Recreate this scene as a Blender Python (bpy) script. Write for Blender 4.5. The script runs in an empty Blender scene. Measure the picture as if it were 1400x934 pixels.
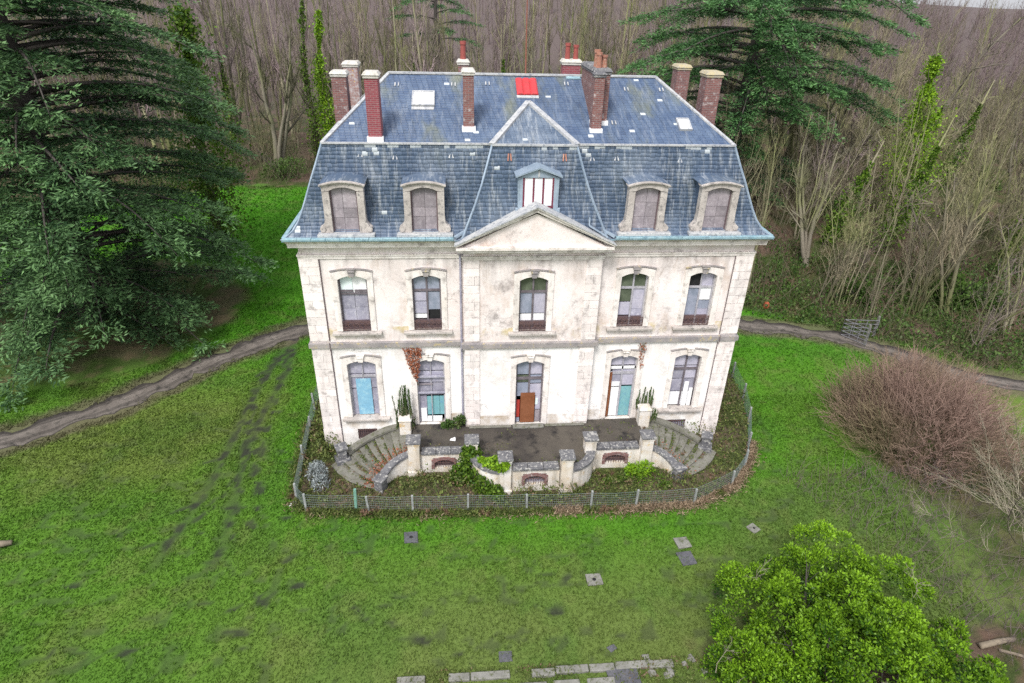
import bpy, math, random
import numpy as np
from mathutils import Vector, Matrix

rng = np.random.default_rng(7)
random.seed(7)
SC = bpy.context.scene
COL = SC.collection

# ------------------------------------------------------------------ camera
cam_d = bpy.data.cameras.new('camera')
cam = bpy.data.objects.new('camera', cam_d)
COL.objects.link(cam)
YAW, PIT, ROL, FPX = 0.0943, 0.5097, 0.0271, 855.0
CAM = np.array([-2.916, -23.015, 18.129])
fw = np.array([math.sin(YAW) * math.cos(PIT), math.cos(YAW) * math.cos(PIT), -math.sin(PIT)])
rt = np.array([math.cos(YAW), -math.sin(YAW), 0.0])
up = np.cross(rt, fw)
r2 = rt * math.cos(ROL) + up * math.sin(ROL)
u2 = -rt * math.sin(ROL) + up * math.cos(ROL)
cam.matrix_world = Matrix(((r2[0], u2[0], -fw[0], CAM[0]), (r2[1], u2[1], -fw[1], CAM[1]),
                           (r2[2], u2[2], -fw[2], CAM[2]), (0, 0, 0, 1)))
cam_d.sensor_width = 36.0
cam_d.lens = 36.0 * FPX / 1400
cam_d.clip_start = 0.5
cam_d.clip_end = 9000
SC.camera = cam

# ------------------------------------------------------------------ world, sun, exposure
SUN_EL, SUN_AZ = math.radians(52), math.radians(205)      # azimuth clockwise from +y
world = bpy.data.worlds.new('World')
SC.world = world
world.use_nodes = True
wn = world.node_tree
wn.nodes.clear()
w_sky = wn.nodes.new('ShaderNodeTexSky')
w_sky.sky_type = 'NISHITA'
w_sky.sun_disc = False
w_sky.sun_elevation = SUN_EL
w_sky.sun_rotation = SUN_AZ
w_sky.air_density = 1.0
w_sky.dust_density = 3.0
w_hsv = wn.nodes.new('ShaderNodeHueSaturation')
w_hsv.inputs['Saturation'].default_value = 0.42           # cloud veils the blue
w_bg = wn.nodes.new('ShaderNodeBackground')
w_bg.inputs['Strength'].default_value = 0.105
w_out = wn.nodes.new('ShaderNodeOutputWorld')
wn.links.new(w_sky.outputs[0], w_hsv.inputs['Color'])
w_mix = wn.nodes.new('ShaderNodeMix')          # even cloud cover over the clear sky
w_mix.data_type = 'RGBA'
w_mix.inputs['Factor'].default_value = 0.35
w_mix.inputs['B'].default_value = (7.2, 7.3, 7.8, 1)
wn.links.new(w_hsv.outputs[0], w_mix.inputs['A'])
wn.links.new(w_mix.outputs['Result'], w_bg.inputs['Color'])
wn.links.new(w_bg.outputs[0], w_out.inputs['Surface'])
sun_d = bpy.data.lights.new('sun', 'SUN')
sun_d.energy = 1.5
sun_d.angle = math.radians(14)
sun_d.color = (1.0, 0.97, 0.93)
sun = bpy.data.objects.new('sun', sun_d)
COL.objects.link(sun)
to_sun = Vector((math.sin(SUN_AZ) * math.cos(SUN_EL), math.cos(SUN_AZ) * math.cos(SUN_EL), math.sin(SUN_EL)))
sun.rotation_euler = to_sun.to_track_quat('Z', 'Y').to_euler()
sun.location = (0, -30, 60)
vs = SC.view_settings
vs.view_transform = 'Standard'
vs.look = 'None'
vs.gamma = 1.0
vs.exposure = 1.02
vs.use_curve_mapping = False
SC.cycles.max_bounces = 6
SC.cycles.diffuse_bounces = 3
SC.cycles.transparent_max_bounces = 6
SC.cycles.use_denoising = False

# ------------------------------------------------------------------ helpers
def tag(o, label=None, cat=None, group=None, kind=None):
    if label: o['label'] = label
    if cat: o['category'] = cat
    if group: o['group'] = group
    if kind: o['kind'] = kind
    return o

def empty(name, loc=(0, 0, 0), rz=0.0):
    o = bpy.data.objects.new(name, None)
    o.empty_display_size = 0.3
    COL.objects.link(o)
    o.location = loc
    o.rotation_euler = (0, 0, rz)
    return o

def link(me, name, parent=None, mat=None):
    o = bpy.data.objects.new(name, me)
    COL.objects.link(o)
    if mat is not None and not me.materials:
        me.materials.append(mat)
    if parent is not None:
        o.parent = parent
    return o

def copy_tree(o, parent=None):
    c = o.copy()
    COL.objects.link(c)
    c.parent = parent
    for ch in list(o.children):
        copy_tree(ch, c)
    return c

class MB:
    def __init__(s, origin=(0, 0, 0)):
        s.v, s.f, s.t, s.o = [], [], [], origin
    def add(s, vs_, fs, tint=0.5):
        b = len(s.v)
        s.v += [tuple(p) for p in vs_]
        s.f += [tuple(i + b for i in q) for q in fs]
        s.t += [tint] * len(fs)
        return s
    def box(s, x0, x1, y0, y1, z0, z1, tint=0.5):
        p = [(x0, y0, z0), (x1, y0, z0), (x1, y1, z0), (x0, y1, z0), (x0, y0, z1), (x1, y0, z1), (x1, y1, z1), (x0, y1, z1)]
        return s.add(p, [(0, 3, 2, 1), (4, 5, 6, 7), (0, 1, 5, 4), (1, 2, 6, 5), (2, 3, 7, 6), (3, 0, 4, 7)], tint)
    def prism(s, pts, a, b, ax='y', tint=0.5):
        n = len(pts)
        def mk(p, q):
            return {'y': (p[0], q, p[1]), 'x': (q, p[0], p[1]), 'z': (p[0], p[1], q)}[ax]
        v = [mk(p, a) for p in pts] + [mk(p, b) for p in pts]
        f = [tuple(range(n)), tuple(range(2 * n - 1, n - 1, -1))]
        f += [(i, i + n, (i + 1) % n + n, (i + 1) % n) for i in range(n)]
        return s.add(v, f, tint)
    def hexa(s, p, tint=0.5):      # 8 points, bottom ring then top ring
        return s.add(p, [(0, 3, 2, 1), (4, 5, 6, 7), (0, 1, 5, 4), (1, 2, 6, 5), (2, 3, 7, 6), (3, 0, 4, 7)], tint)
    def bar(s, p, q, w, h, upv=(0, 0, 1), tint=0.5):
        p, q = Vector(p), Vector(q)
        d = (q - p).normalized()
        sd = d.cross(Vector(upv))
        sd = sd.normalized() if sd.length > 1e-5 else Vector((1, 0, 0))
        n = sd.cross(d)
        c = []
        for e in (p, q):
            c.append([e + sd * (w / 2 * i) + n * (h / 2 * j) for i, j in ((-1, -1), (1, -1), (1, 1), (-1, 1))])
        return s.hexa(c[0] + c[1], tint)
    def tube(s, pts, rad, n=6, tint=0.5, cap=True):
        pts = [Vector(p) for p in pts]
        if not hasattr(rad, '__len__'): rad = [rad] * len(pts)
        vv = []
        for i, p in enumerate(pts):
            d = (pts[min(i + 1, len(pts) - 1)] - pts[max(i - 1, 0)]).normalized()
            a = d.cross(Vector((0, 0, 1)) if abs(d.z) < 0.9 else Vector((1, 0, 0))).normalized()
            b = d.cross(a)
            vv += [p + (a * math.cos(k * 2 * math.pi / n) + b * math.sin(k * 2 * math.pi / n)) * rad[i] for k in range(n)]
        ff = []
        for i in range(len(pts) - 1):
            for k in range(n):
                k2 = (k + 1) % n
                ff.append((i * n + k, i * n + k2, (i + 1) * n + k2, (i + 1) * n + k))
        if cap:
            ff.append(tuple(range(n - 1, -1, -1)))
            ff.append(tuple(range((len(pts) - 1) * n, len(pts) * n)))
        return s.add(vv, ff, tint)
    def lathe(s, cx, cy, prof, n=10, tint=0.5):      # prof: (r, z)
        vv = [(cx + r * math.cos(k * 2 * math.pi / n), cy + r * math.sin(k * 2 * math.pi / n), z) for r, z in prof for k in range(n)]
        ff = [(i * n + k, i * n + (k + 1) % n, (i + 1) * n + (k + 1) % n, (i + 1) * n + k) for i in range(len(prof) - 1) for k in range(n)]
        ff += [tuple(range(n - 1, -1, -1)), tuple(range((len(prof) - 1) * n, len(prof) * n))]
        return s.add(vv, ff, tint)
    def mesh(s, name, mat=None, smooth=False):
        me = bpy.data.meshes.new(name)
        o = s.o
        me.from_pydata([(a - o[0], b - o[1], c - o[2]) for a, b, c in s.v] if tuple(o) != (0, 0, 0) else s.v, [], s.f)
        at = me.attributes.new('tint', 'FLOAT', 'FACE')
        at.data.foreach_set('value', s.t)
        if mat is not None: me.materials.append(mat)
        if smooth: me.polygons.foreach_set('use_smooth', [True] * len(me.polygons))
        return me
    def build(s, name, mat, parent=None, bevel=0.0, smooth=False):
        o = link(s.mesh(name, mat, smooth), name, parent)
        if bevel:
            m = o.modifiers.new('bevel', 'BEVEL')
            m.width = bevel
            m.segments = 1
            m.limit_method = 'ANGLE'
        return o

def np_mesh(name, V, F, mat, tint=None, smooth=False):
    V = np.asarray(V, np.float32).reshape(-1, 3)
    F = np.asarray(F, np.int32)
    me = bpy.data.meshes.new(name)
    n, k = F.shape
    me.vertices.add(len(V))
    me.vertices.foreach_set('co', V.ravel())
    me.loops.add(n * k)
    me.loops.foreach_set('vertex_index', F.ravel())
    me.polygons.add(n)
    me.polygons.foreach_set('loop_start', np.arange(0, n * k, k, dtype=np.int32))
    if tint is not None:
        at = me.attributes.new('tint', 'FLOAT', 'FACE')
        at.data.foreach_set('value', np.asarray(tint, np.float32))
    if smooth:
        me.polygons.foreach_set('use_smooth', np.ones(n, bool))
    me.update(calc_edges=True)
    me.validate()
    if mat is not None: me.materials.append(mat)
    return me

def nrm(a):
    return a / (np.linalg.norm(a, axis=-1, keepdims=True) + 1e-9)

def hash2(i, j, seed):
    h = np.sin(i * 127.1 + j * 311.7 + seed * 74.7) * 43758.5453
    return h - np.floor(h)
def vnoise(x, y, seed=0):
    xi, yi = np.floor(x), np.floor(y)
    fx, fy = x - xi, y - yi
    fx, fy = fx * fx * (3 - 2 * fx), fy * fy * (3 - 2 * fy)
    a, b = hash2(xi, yi, seed), hash2(xi + 1, yi, seed)
    c, d = hash2(xi, yi + 1, seed), hash2(xi + 1, yi + 1, seed)
    return (a * (1 - fx) + b * fx) * (1 - fy) + (c * (1 - fx) + d * fx) * fy
def fbm(x, y, seed=0, o=4):
    s, a, t = 0, 0.5, 0
    for k in range(o):
        s = s + a * vnoise(x * 2 ** k, y * 2 ** k, seed + k * 3)
        t += a
        a *= 0.5
    return s / t
def sstep(a, b, x):
    t = np.clip((x - a) / (b - a), 0, 1)
    return t * t * (3 - 2 * t)

# ------------------------------------------------------------------ materials
MATS = {}
def new_mat(name):
    m = bpy.data.materials.new(name)
    m.use_nodes = True
    nt = m.node_tree
    b = nt.nodes['Principled BSDF']
    MATS[name] = m
    return m, nt, b
def nd(nt, typ, **kw):
    n = nt.nodes.new(typ)
    for k, v in kw.items():
        if hasattr(n, k): setattr(n, k, v)
        else: n.inputs[k].default_value = v
    return n
def noise(nt, vec, scale, detail=4, rough=0.55, stretch=None):
    n = nd(nt, 'ShaderNodeTexNoise', Scale=scale, Detail=detail, Roughness=rough)
    if stretch is not None:
        mp = nd(nt, 'ShaderNodeMapping', Scale=stretch)
        nt.links.new(vec, mp.inputs['Vector'])
        vec = mp.outputs[0]
    nt.links.new(vec, n.inputs['Vector'])
    return n.outputs['Fac']
def ramp(nt, fac, a, b, ca=(0, 0, 0, 1), cb=(1, 1, 1, 1)):
    r = nt.nodes.new('ShaderNodeValToRGB')
    r.color_ramp.elements[0].position, r.color_ramp.elements[0].color = a, ca
    r.color_ramp.elements[1].position, r.color_ramp.elements[1].color = b, cb
    nt.links.new(fac, r.inputs[0])
    return r.outputs[0]
def rgb(c): return (c[0], c[1], c[2], 1)
def mix(nt, fac, a, b, mode='MIX'):
    n = nt.nodes.new('ShaderNodeMix')
    n.data_type = 'RGBA'
    n.blend_type = mode
    for sock, val in ((n.inputs['Factor'], fac), (n.inputs['A'], a), (n.inputs['B'], b)):
        if isinstance(val, (tuple, list)): sock.default_value = rgb(val)
        elif isinstance(val, (int, float)): sock.default_value = val
        else: nt.links.new(val, sock)
    return n.outputs['Result']
def pos(nt): return nt.nodes.new('ShaderNodeNewGeometry').outputs['Position']
def ocoord(nt): return nt.nodes.new('ShaderNodeTexCoord').outputs['Object']
def tintn(nt):
    a = nt.nodes.new('ShaderNodeAttribute')
    a.attribute_name = 'tint'
    return a.outputs['Fac']
def bump(nt, b, h, strength=0.3, dist=0.02):
    n = nd(nt, 'ShaderNodeBump', Strength=strength, Distance=dist)
    nt.links.new(h, n.inputs['Height'])
    nt.links.new(n.outputs[0], b.inputs['Normal'])

def surf(name, c1, c2, c3=None, scale=1.5, rough=0.8, bmp=0.3, fine=14, streak=0.0, streak_c=(0.1, 0.09, 0.08), metal=0.0, tint=0.0, spec=0.3, lo=0.52, hi=0.68):
    m, nt, b = new_mat(name)
    p = pos(nt)
    col = mix(nt, ramp(nt, noise(nt, p, scale, 5), 0.35, 0.65), c1, c2)
    if c3 is not None:
        col = mix(nt, ramp(nt, noise(nt, p, scale * 2.7, 6, 0.65), lo, hi), col, c3)
    if streak:
        st = ramp(nt, noise(nt, p, 3.0, 5, 0.6, (1.0, 1.0, 0.12)), 0.5, 0.75)
        sm = nd(nt, 'ShaderNodeMath', operation='MULTIPLY')
        nt.links.new(st, sm.inputs[0])
        sm.inputs[1].default_value = streak
        col = mix(nt, sm.outputs[0], col, streak_c)
    g = noise(nt, p, fine, 3)
    col = mix(nt, 0.35, col, mix(nt, g, (0.25, 0.25, 0.25), (1, 1, 1)), 'OVERLAY')
    if tint:
        tv = nd(nt, 'ShaderNodeMapRange')
        tv.inputs['To Min'].default_value = 1 - tint
        tv.inputs['To Max'].default_value = 1 + tint
        nt.links.new(tintn(nt), tv.inputs['Value'])
        col = mix(nt, 1.0, col, tv.outputs[0], 'MULTIPLY')
    nt.links.new(col, b.inputs['Base Color'])
    b.inputs['Roughness'].default_value = rough
    b.inputs['Metallic'].default_value = metal
    b.inputs['Specular IOR Level'].default_value = spec
    if bmp: bump(nt, b, noise(nt, p, fine * 1.6, 4), bmp, 0.02)
    return m

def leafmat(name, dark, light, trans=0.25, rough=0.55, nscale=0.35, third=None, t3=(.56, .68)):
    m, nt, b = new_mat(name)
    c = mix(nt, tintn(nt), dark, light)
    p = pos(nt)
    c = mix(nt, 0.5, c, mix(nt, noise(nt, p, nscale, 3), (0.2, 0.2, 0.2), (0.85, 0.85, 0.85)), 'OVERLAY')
    if third is not None:
        c = mix(nt, ramp(nt, noise(nt, p, nscale * 2.3, 4), t3[0], t3[1]), c, third)
    nt.links.new(c, b.inputs['Base Color'])
    b.inputs['Roughness'].default_value = rough
    b.inputs['Specular IOR Level'].default_value = 0.25
    if trans:
        t = nd(nt, 'ShaderNodeBsdfTranslucent')
        nt.links.new(c, t.inputs['Color'])
        ms = nd(nt, 'ShaderNodeMixShader')
        ms.inputs[0].default_value = trans
        nt.links.new(b.outputs[0], ms.inputs[1])
        nt.links.new(t.outputs[0], ms.inputs[2])
        nt.links.new(ms.outputs[0], nt.nodes['Material Output'].inputs['Surface'])
    return m

def barkmat(name, a, b_, c=None, vary=0.25):
    m, nt, b = new_mat(name)
    p = pos(nt)
    col = mix(nt, noise(nt, p, 2.2, 4), a, b_)
    if c is not None:
        col = mix(nt, ramp(nt, noise(nt, p, 0.22, 3), 0.45, 0.62), col, c)
    oi = nt.nodes.new('ShaderNodeObjectInfo')
    mr = nd(nt, 'ShaderNodeMapRange')
    mr.inputs['To Min'].default_value = 1 - vary
    mr.inputs['To Max'].default_value = 1 + vary
    nt.links.new(oi.outputs['Random'], mr.inputs['Value'])
    col = mix(nt, 1.0, col, mr.outputs[0], 'MULTIPLY')
    nt.links.new(col, b.inputs['Base Color'])
    b.inputs['Roughness'].default_value = 0.9
    b.inputs['Specular IOR Level'].default_value = 0.1
    return m

# masonry: pinkish limewashed render above the string course, below it whiter, with overexposure put into the colour
def wall_mat():
    m, nt, b = new_mat('limewashed_render')
    p = pos(nt)
    sx = nt.nodes.new('ShaderNodeSeparateXYZ')
    nt.links.new(p, sx.inputs[0])
    def mul(a, k):
        n = nd(nt, 'ShaderNodeMath', operation='MULTIPLY')
        nt.links.new(a, n.inputs[0])
        if isinstance(k, (int, float)): n.inputs[1].default_value = k
        else: nt.links.new(k, n.inputs[1])
        return n.outputs[0]
    def zband(z_full, z_none):      # 1 at z_full fading to 0 at z_none, 0 above z_full
        r = nd(nt, 'ShaderNodeMapRange')
        r.inputs['From Min'].default_value = z_none
        r.inputs['From Max'].default_value = z_full
        nt.links.new(sx.outputs['Z'], r.inputs['Value'])
        g = nd(nt, 'ShaderNodeMath', operation='LESS_THAN')
        nt.links.new(sx.outputs['Z'], g.inputs[0])
        g.inputs[1].default_value = z_full + .02
        return mul(r.outputs[0], g.outputs[0])
    up_c = mix(nt, ramp(nt, noise(nt, p, 0.6, 6, 0.62), 0.34, 0.64), (0.84, 0.78, 0.76), (0.69, 0.60, 0.565))
    lo_c = mix(nt, ramp(nt, noise(nt, p, 0.8, 6, 0.62), 0.42, 0.72), (0.86, 0.84, 0.825), (0.75, 0.69, 0.65))
    st = nd(nt, 'ShaderNodeMath', operation='GREATER_THAN')
    nt.links.new(sx.outputs['Z'], st.inputs[0])
    st.inputs[1].default_value = 5.25
    col = mix(nt, st.outputs[0], lo_c, up_c)
    # soot and lichen: heavy in the upper storey, thin below
    kz = mix(nt, st.outputs[0], (0.34, 0.34, 0.34), (0.85, 0.85, 0.85))
    blot = ramp(nt, noise(nt, p, 0.95, 10, 0.76), 0.525, 0.66)
    col = mix(nt, mul(blot, kz), col, (0.27, 0.24, 0.23))
    bro = ramp(nt, noise(nt, p, 0.55, 7, 0.7, (1.3, 1, 0.8)), 0.54, 0.70)
    col = mix(nt, mul(bro, mul(kz, .8)), col, (0.47, 0.345, 0.26))
    run = ramp(nt, noise(nt, p, 2.6, 7, 0.68, (1.0, 1.0, 0.10)), 0.44, 0.70)
    for zf, zn, k in ((9.02, 7.7, .75), (5.06, 3.9, .55), (5.85, 5.2, .55), (1.6, .4, .35)):
        col = mix(nt, mul(mul(run, zband(zf, zn)), k), col, (0.22, 0.19, 0.18))
    och = ramp(nt, noise(nt, p, 1.3, 5, 0.65), 0.50, 0.62)
    col = mix(nt, mul(mul(och, zband(6.0, 5.35)), .8), col, (0.46, 0.36, 0.12))
    foot = zband(1.55, 0.2)
    col = mix(nt, mul(mul(ramp(nt, noise(nt, p, 1.6, 6, .65), 0.40, 0.62), foot), .9), col, (0.40, 0.32, 0.23))
    # hairline cracks and lost patches of render
    vo = nd(nt, 'ShaderNodeTexVoronoi', feature='DISTANCE_TO_EDGE', Scale=0.55)
    wv = nd(nt, 'ShaderNodeVectorMath', operation='ADD')
    nz = nd(nt, 'ShaderNodeTexNoise', Scale=1.7, Detail=5)
    nt.links.new(p, nz.inputs['Vector'])
    nt.links.new(p, wv.inputs[0])
    nt.links.new(nz.outputs['Color'], wv.inputs[1])
    nt.links.new(wv.outputs[0], vo.inputs['Vector'])
    crk = ramp(nt, vo.outputs['Distance'], 0.0, 0.009, (1, 1, 1, 1), (0, 0, 0, 1))
    crk = mul(crk, ramp(nt, noise(nt, p, 0.5, 3), 0.48, 0.58))
    col = mix(nt, mul(crk, .6), col, (0.20, 0.17, 0.15))
    g = noise(nt, p, 20, 5, 0.7)
    col = mix(nt, 0.3, col, mix(nt, g, (0.25, 0.25, 0.25), (0.9, 0.9, 0.9)), 'OVERLAY')
    nt.links.new(col, b.inputs['Base Color'])
    b.inputs['Roughness'].default_value = 0.9
    b.inputs['Specular IOR Level'].default_value = 0.2
    spk = ramp(nt, noise(nt, p, 9, 6, 0.75), 0.60, 0.68)
    col2 = mix(nt, mul(spk, mul(kz, .55)), col, (0.25, 0.22, 0.21))
    nt.links.new(col2, b.inputs['Base Color'])
    bump(nt, b, noise(nt, p, 7, 7, 0.7), 0.4, 0.035)
    return m
M_wall = wall_mat()
M_quoin = surf('quoin_stone', (0.82, 0.755, 0.725), (0.72, 0.635, 0.60), (0.34, 0.305, 0.295), scale=1.1, fine=18, tint=0.09, streak=0.55, streak_c=(0.28, 0.25, 0.24), lo=0.52, hi=0.70)
M_trim = surf('dressed_stone', (0.80, 0.745, 0.71), (0.68, 0.61, 0.555), (0.32, 0.29, 0.27), scale=1.2, fine=20, tint=0.1, streak=0.55, streak_c=(0.26, 0.23, 0.21), lo=0.52, hi=0.70)
M_string = surf('lichened_stone', (0.33, 0.30, 0.285), (0.22, 0.205, 0.21), (0.42, 0.35, 0.20), scale=1.8, fine=16, bmp=0.6, lo=0.56, hi=0.66)
M_dormer = surf('weathered_dormer_stone', (0.48, 0.44, 0.41), (0.36, 0.325, 0.30), (0.17, 0.16, 0.155), scale=2.2, fine=18, bmp=0.5)
M_coping = surf('lichen_coping', (0.15, 0.15, 0.155), (0.09, 0.09, 0.10), (0.36, 0.35, 0.33), scale=3.2, fine=24, bmp=0.6, lo=0.54, hi=0.62)
M_terr = surf('terrace_render', (0.70, 0.67, 0.63), (0.55, 0.47, 0.38), (0.50, 0.34, 0.15), scale=1.5, fine=20, bmp=0.6, streak=0.7, streak_c=(0.20, 0.19, 0.15), lo=0.57, hi=0.7)
M_slab = surf('stained_concrete', (0.038, 0.033, 0.030), (0.085, 0.074, 0.060), (0.014, 0.013, 0.014), scale=0.55, fine=16, bmp=0.35)
M_step = surf('mossy_step_stone', (0.135, 0.13, 0.11), (0.185, 0.18, 0.155), (0.075, 0.085, 0.035), scale=2.5, fine=22, bmp=0.5, tint=0.12)
M_riser = surf('shaded_moss_riser', (0.045, 0.045, 0.03), (0.065, 0.06, 0.045), (0.03, 0.04, 0.015), scale=2.5, fine=22)  # mossy stone, darkened further to paint in the shade under the treads
M_zinc = surf('zinc', (0.32, 0.39, 0.46), (0.23, 0.29, 0.36), (0.46, 0.51, 0.55), scale=2.5, rough=0.5, bmp=0.1, metal=0.25, lo=0.6, hi=0.75)
M_gutter = surf('blue_green_gutter', (0.22, 0.36, 0.42), (0.30, 0.42, 0.46), (0.14, 0.22, 0.27), scale=3, rough=0.5, bmp=0.1, metal=0.2)
M_flash = surf('pale_flashing', (0.46, 0.46, 0.45), (0.33, 0.34, 0.36), (0.17, 0.19, 0.22), scale=3, rough=0.7, bmp=0.2)
M_board = surf('weathered_board', (0.34, 0.33, 0.40), (0.25, 0.245, 0.31), (0.45, 0.44, 0.49), scale=2.8, fine=20, tint=0.22, streak=0.35, streak_c=(0.18, 0.16, 0.2))
M_dboard = surf('brown_grey_board', (0.29, 0.255, 0.275), (0.22, 0.195, 0.215), (0.36, 0.33, 0.35), scale=2.6, fine=20, tint=0.2, streak=0.4, streak_c=(0.15, 0.13, 0.14))
M_white = surf('white_paint', (0.84, 0.84, 0.84), (0.78, 0.79, 0.80), scale=3, bmp=0.1, streak=0.15)
M_pale = surf('pale_mint_board', (0.62, 0.76, 0.75), (0.70, 0.80, 0.79), scale=2, bmp=0.1)
M_blue = surf('blue_board', (0.17, 0.36, 0.50), (0.21, 0.41, 0.55), (0.30, 0.50, 0.60), scale=2, bmp=0.1, streak=0.2, streak_c=(0.15, 0.3, 0.45))
M_teal = surf('teal_board', (0.15, 0.34, 0.37), (0.19, 0.38, 0.40), (0.13, 0.29, 0.40), scale=2.2, bmp=0.1, streak=0.2, streak_c=(0.12, 0.3, 0.35))
M_brown = surf('brown_door_paint', (0.17, 0.06, 0.025), (0.22, 0.085, 0.04), scale=3, bmp=0.1)
M_redp = surf('red_paint', (0.42, 0.05, 0.035), (0.36, 0.04, 0.03), scale=3, bmp=0.1)
M_maroon = surf('maroon_frame', (0.16, 0.03, 0.055), (0.12, 0.025, 0.04), scale=3, bmp=0.1)
M_frame = surf('old_frame', (0.10, 0.085, 0.095), (0.16, 0.14, 0.155), scale=5, bmp=0.1)
M_pframe = surf('grey_white_frame', (0.40, 0.39, 0.42), (0.28, 0.27, 0.30), scale=5, bmp=0.1)
M_iron = surf('rusty_iron', (0.085, 0.055, 0.06), (0.12, 0.07, 0.065), (0.16, 0.08, 0.05), scale=6, bmp=0.2, rough=0.7)
M_dark = surf('dark_board', (0.10, 0.07, 0.08), (0.14, 0.10, 0.105), scale=4, bmp=0.2)
M_black = surf('black_void', (0.012, 0.012, 0.014), (0.02, 0.02, 0.02), scale=4, bmp=0)  # black sheets painted for the unlit depth of missing panes and holes
M_rtile = surf('red_sheet', (0.58, 0.045, 0.055), (0.46, 0.04, 0.045), (0.34, 0.07, 0.06), scale=3, bmp=0.1, rough=0.5, streak=.4, streak_c=(.2, .05, .05))
M_terra = surf('terracotta', (0.36, 0.165, 0.11), (0.28, 0.13, 0.095), (0.38, 0.28, 0.22), scale=4, bmp=0.2)
M_terra2 = surf('red_terracotta', (0.29, 0.075, 0.065), (0.24, 0.065, 0.055), scale=4, bmp=0.2)
M_pole = surf('rusty_mast_paint', (0.19, 0.07, 0.05), (0.24, 0.10, 0.07), scale=6, bmp=0.1)
M_post = surf('fence_post', (0.29, 0.30, 0.29), (0.20, 0.21, 0.21), scale=6, bmp=0.2)
M_gpost = surf('green_post', (0.12, 0.25, 0.20), (0.16, 0.30, 0.24), scale=6, bmp=0.2)
M_wire = surf('galvanised_wire', (0.17, 0.21, 0.20), (0.12, 0.16, 0.16), scale=6, bmp=0, rough=0.6)
M_stoneg = surf('pale_flagstone', (0.22, 0.215, 0.195), (0.15, 0.148, 0.13), (0.075, 0.085, 0.035), scale=3.0, fine=24, bmp=0.5)
M_dstone = surf('dark_flagstone', (0.075, 0.075, 0.088), (0.11, 0.11, 0.12), (0.05, 0.055, 0.05), scale=4, fine=24, bmp=0.4)
M_plas = surf('orange_plastic', (0.42, 0.10, 0.05), (0.34, 0.085, 0.045), scale=5, bmp=0)
M_gate = surf('galvanised_gate', (0.21, 0.21, 0.225), (0.15, 0.15, 0.165), scale=5, bmp=0.1, metal=0.2)
M_wood = surf('pale_dead_wood', (0.25, 0.205, 0.15), (0.17, 0.14, 0.105), scale=5, bmp=0.3)

def glass_mat(name, c, c2):
    m = surf(name, c, c2, scale=3.0, rough=0.16, bmp=0.05, spec=0.6, streak=0.5, streak_c=(c[0] * .45, c[1] * .45, c[2] * .45))
    return m
M_gdark = glass_mat('dark_green_pane', (0.07, 0.085, 0.06), (0.12, 0.14, 0.10))
M_gblue = glass_mat('dusty_blue_pane', (0.22, 0.25, 0.32), (0.30, 0.32, 0.40))
M_glil = glass_mat('sky_lilac_pane', (0.46, 0.44, 0.52), (0.38, 0.37, 0.46))  # lilac sky reflection is put into the pane colour
M_gwhite = surf('white_pane', (0.80, 0.80, 0.82), (0.74, 0.75, 0.78), scale=2, rough=0.25, bmp=0)

M_moss = surf('roof_moss', (0.14, 0.15, 0.05), (0.20, 0.19, 0.08), scale=6, bmp=0.6)
def brick_mat(name, a, b_, mortar, pale, amount=0.55, extra=None):
    m, nt, b = new_mat(name)
    p = pos(nt)
    # boxy mapping: along-wall coordinate from x+y, courses from z
    sx = nt.nodes.new('ShaderNodeSeparateXYZ')
    nt.links.new(p, sx.inputs[0])
    ad = nd(nt, 'ShaderNodeMath', operation='ADD')
    nt.links.new(sx.outputs[0], ad.inputs[0])
    nt.links.new(sx.outputs[1], ad.inputs[1])
    cb = nt.nodes.new('ShaderNodeCombineXYZ')
    nt.links.new(ad.outputs[0], cb.inputs[0])
    nt.links.new(sx.outputs[2], cb.inputs[1])
    br = nd(nt, 'ShaderNodeTexBrick')
    br.inputs['Scale'].default_value = 1
    br.inputs['Brick Width'].default_value = 0.22
    br.inputs['Row Height'].default_value = 0.07
    br.inputs['Mortar Size'].default_value = 0.008
    br.inputs['Color1'].default_value = rgb(a)
    br.inputs['Color2'].default_value = rgb(b_)
    br.inputs['Mortar'].default_value = rgb(mortar)
    nt.links.new(cb.outputs[0], br.inputs['Vector'])
    col = mix(nt, ramp(nt, noise(nt, p, 5.5, 6, 0.7), amount, amount + 0.1), br.outputs['Color'], pale)
    if extra: col = mix(nt, ramp(nt, noise(nt, p, 4.0, 4, 0.6), 0.62, 0.66), col, extra)
    nt.links.new(col, b.inputs['Base Color'])
    b.inputs['Roughness'].default_value = 0.9
    bump(nt, b, br.outputs['Fac'], -0.5, 0.02)
    return m
M_brick = brick_mat('lichened_brick', (0.22, 0.088, 0.078), (0.145, 0.062, 0.060), (0.22, 0.19, 0.18), (0.40, 0.35, 0.34), 0.555)
M_brickr = brick_mat('crimson_brick', (0.27, 0.055, 0.070), (0.20, 0.045, 0.058), (0.27, 0.17, 0.17), (0.36, 0.23, 0.24), 0.60)
M_bricko = brick_mat('ochre_lichen_brick', (0.32, 0.17, 0.15), (0.26, 0.15, 0.14), (0.36, 0.32, 0.31), (0.42, 0.37, 0.37), 0.5, (0.62, 0.36, 0.03))

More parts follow.
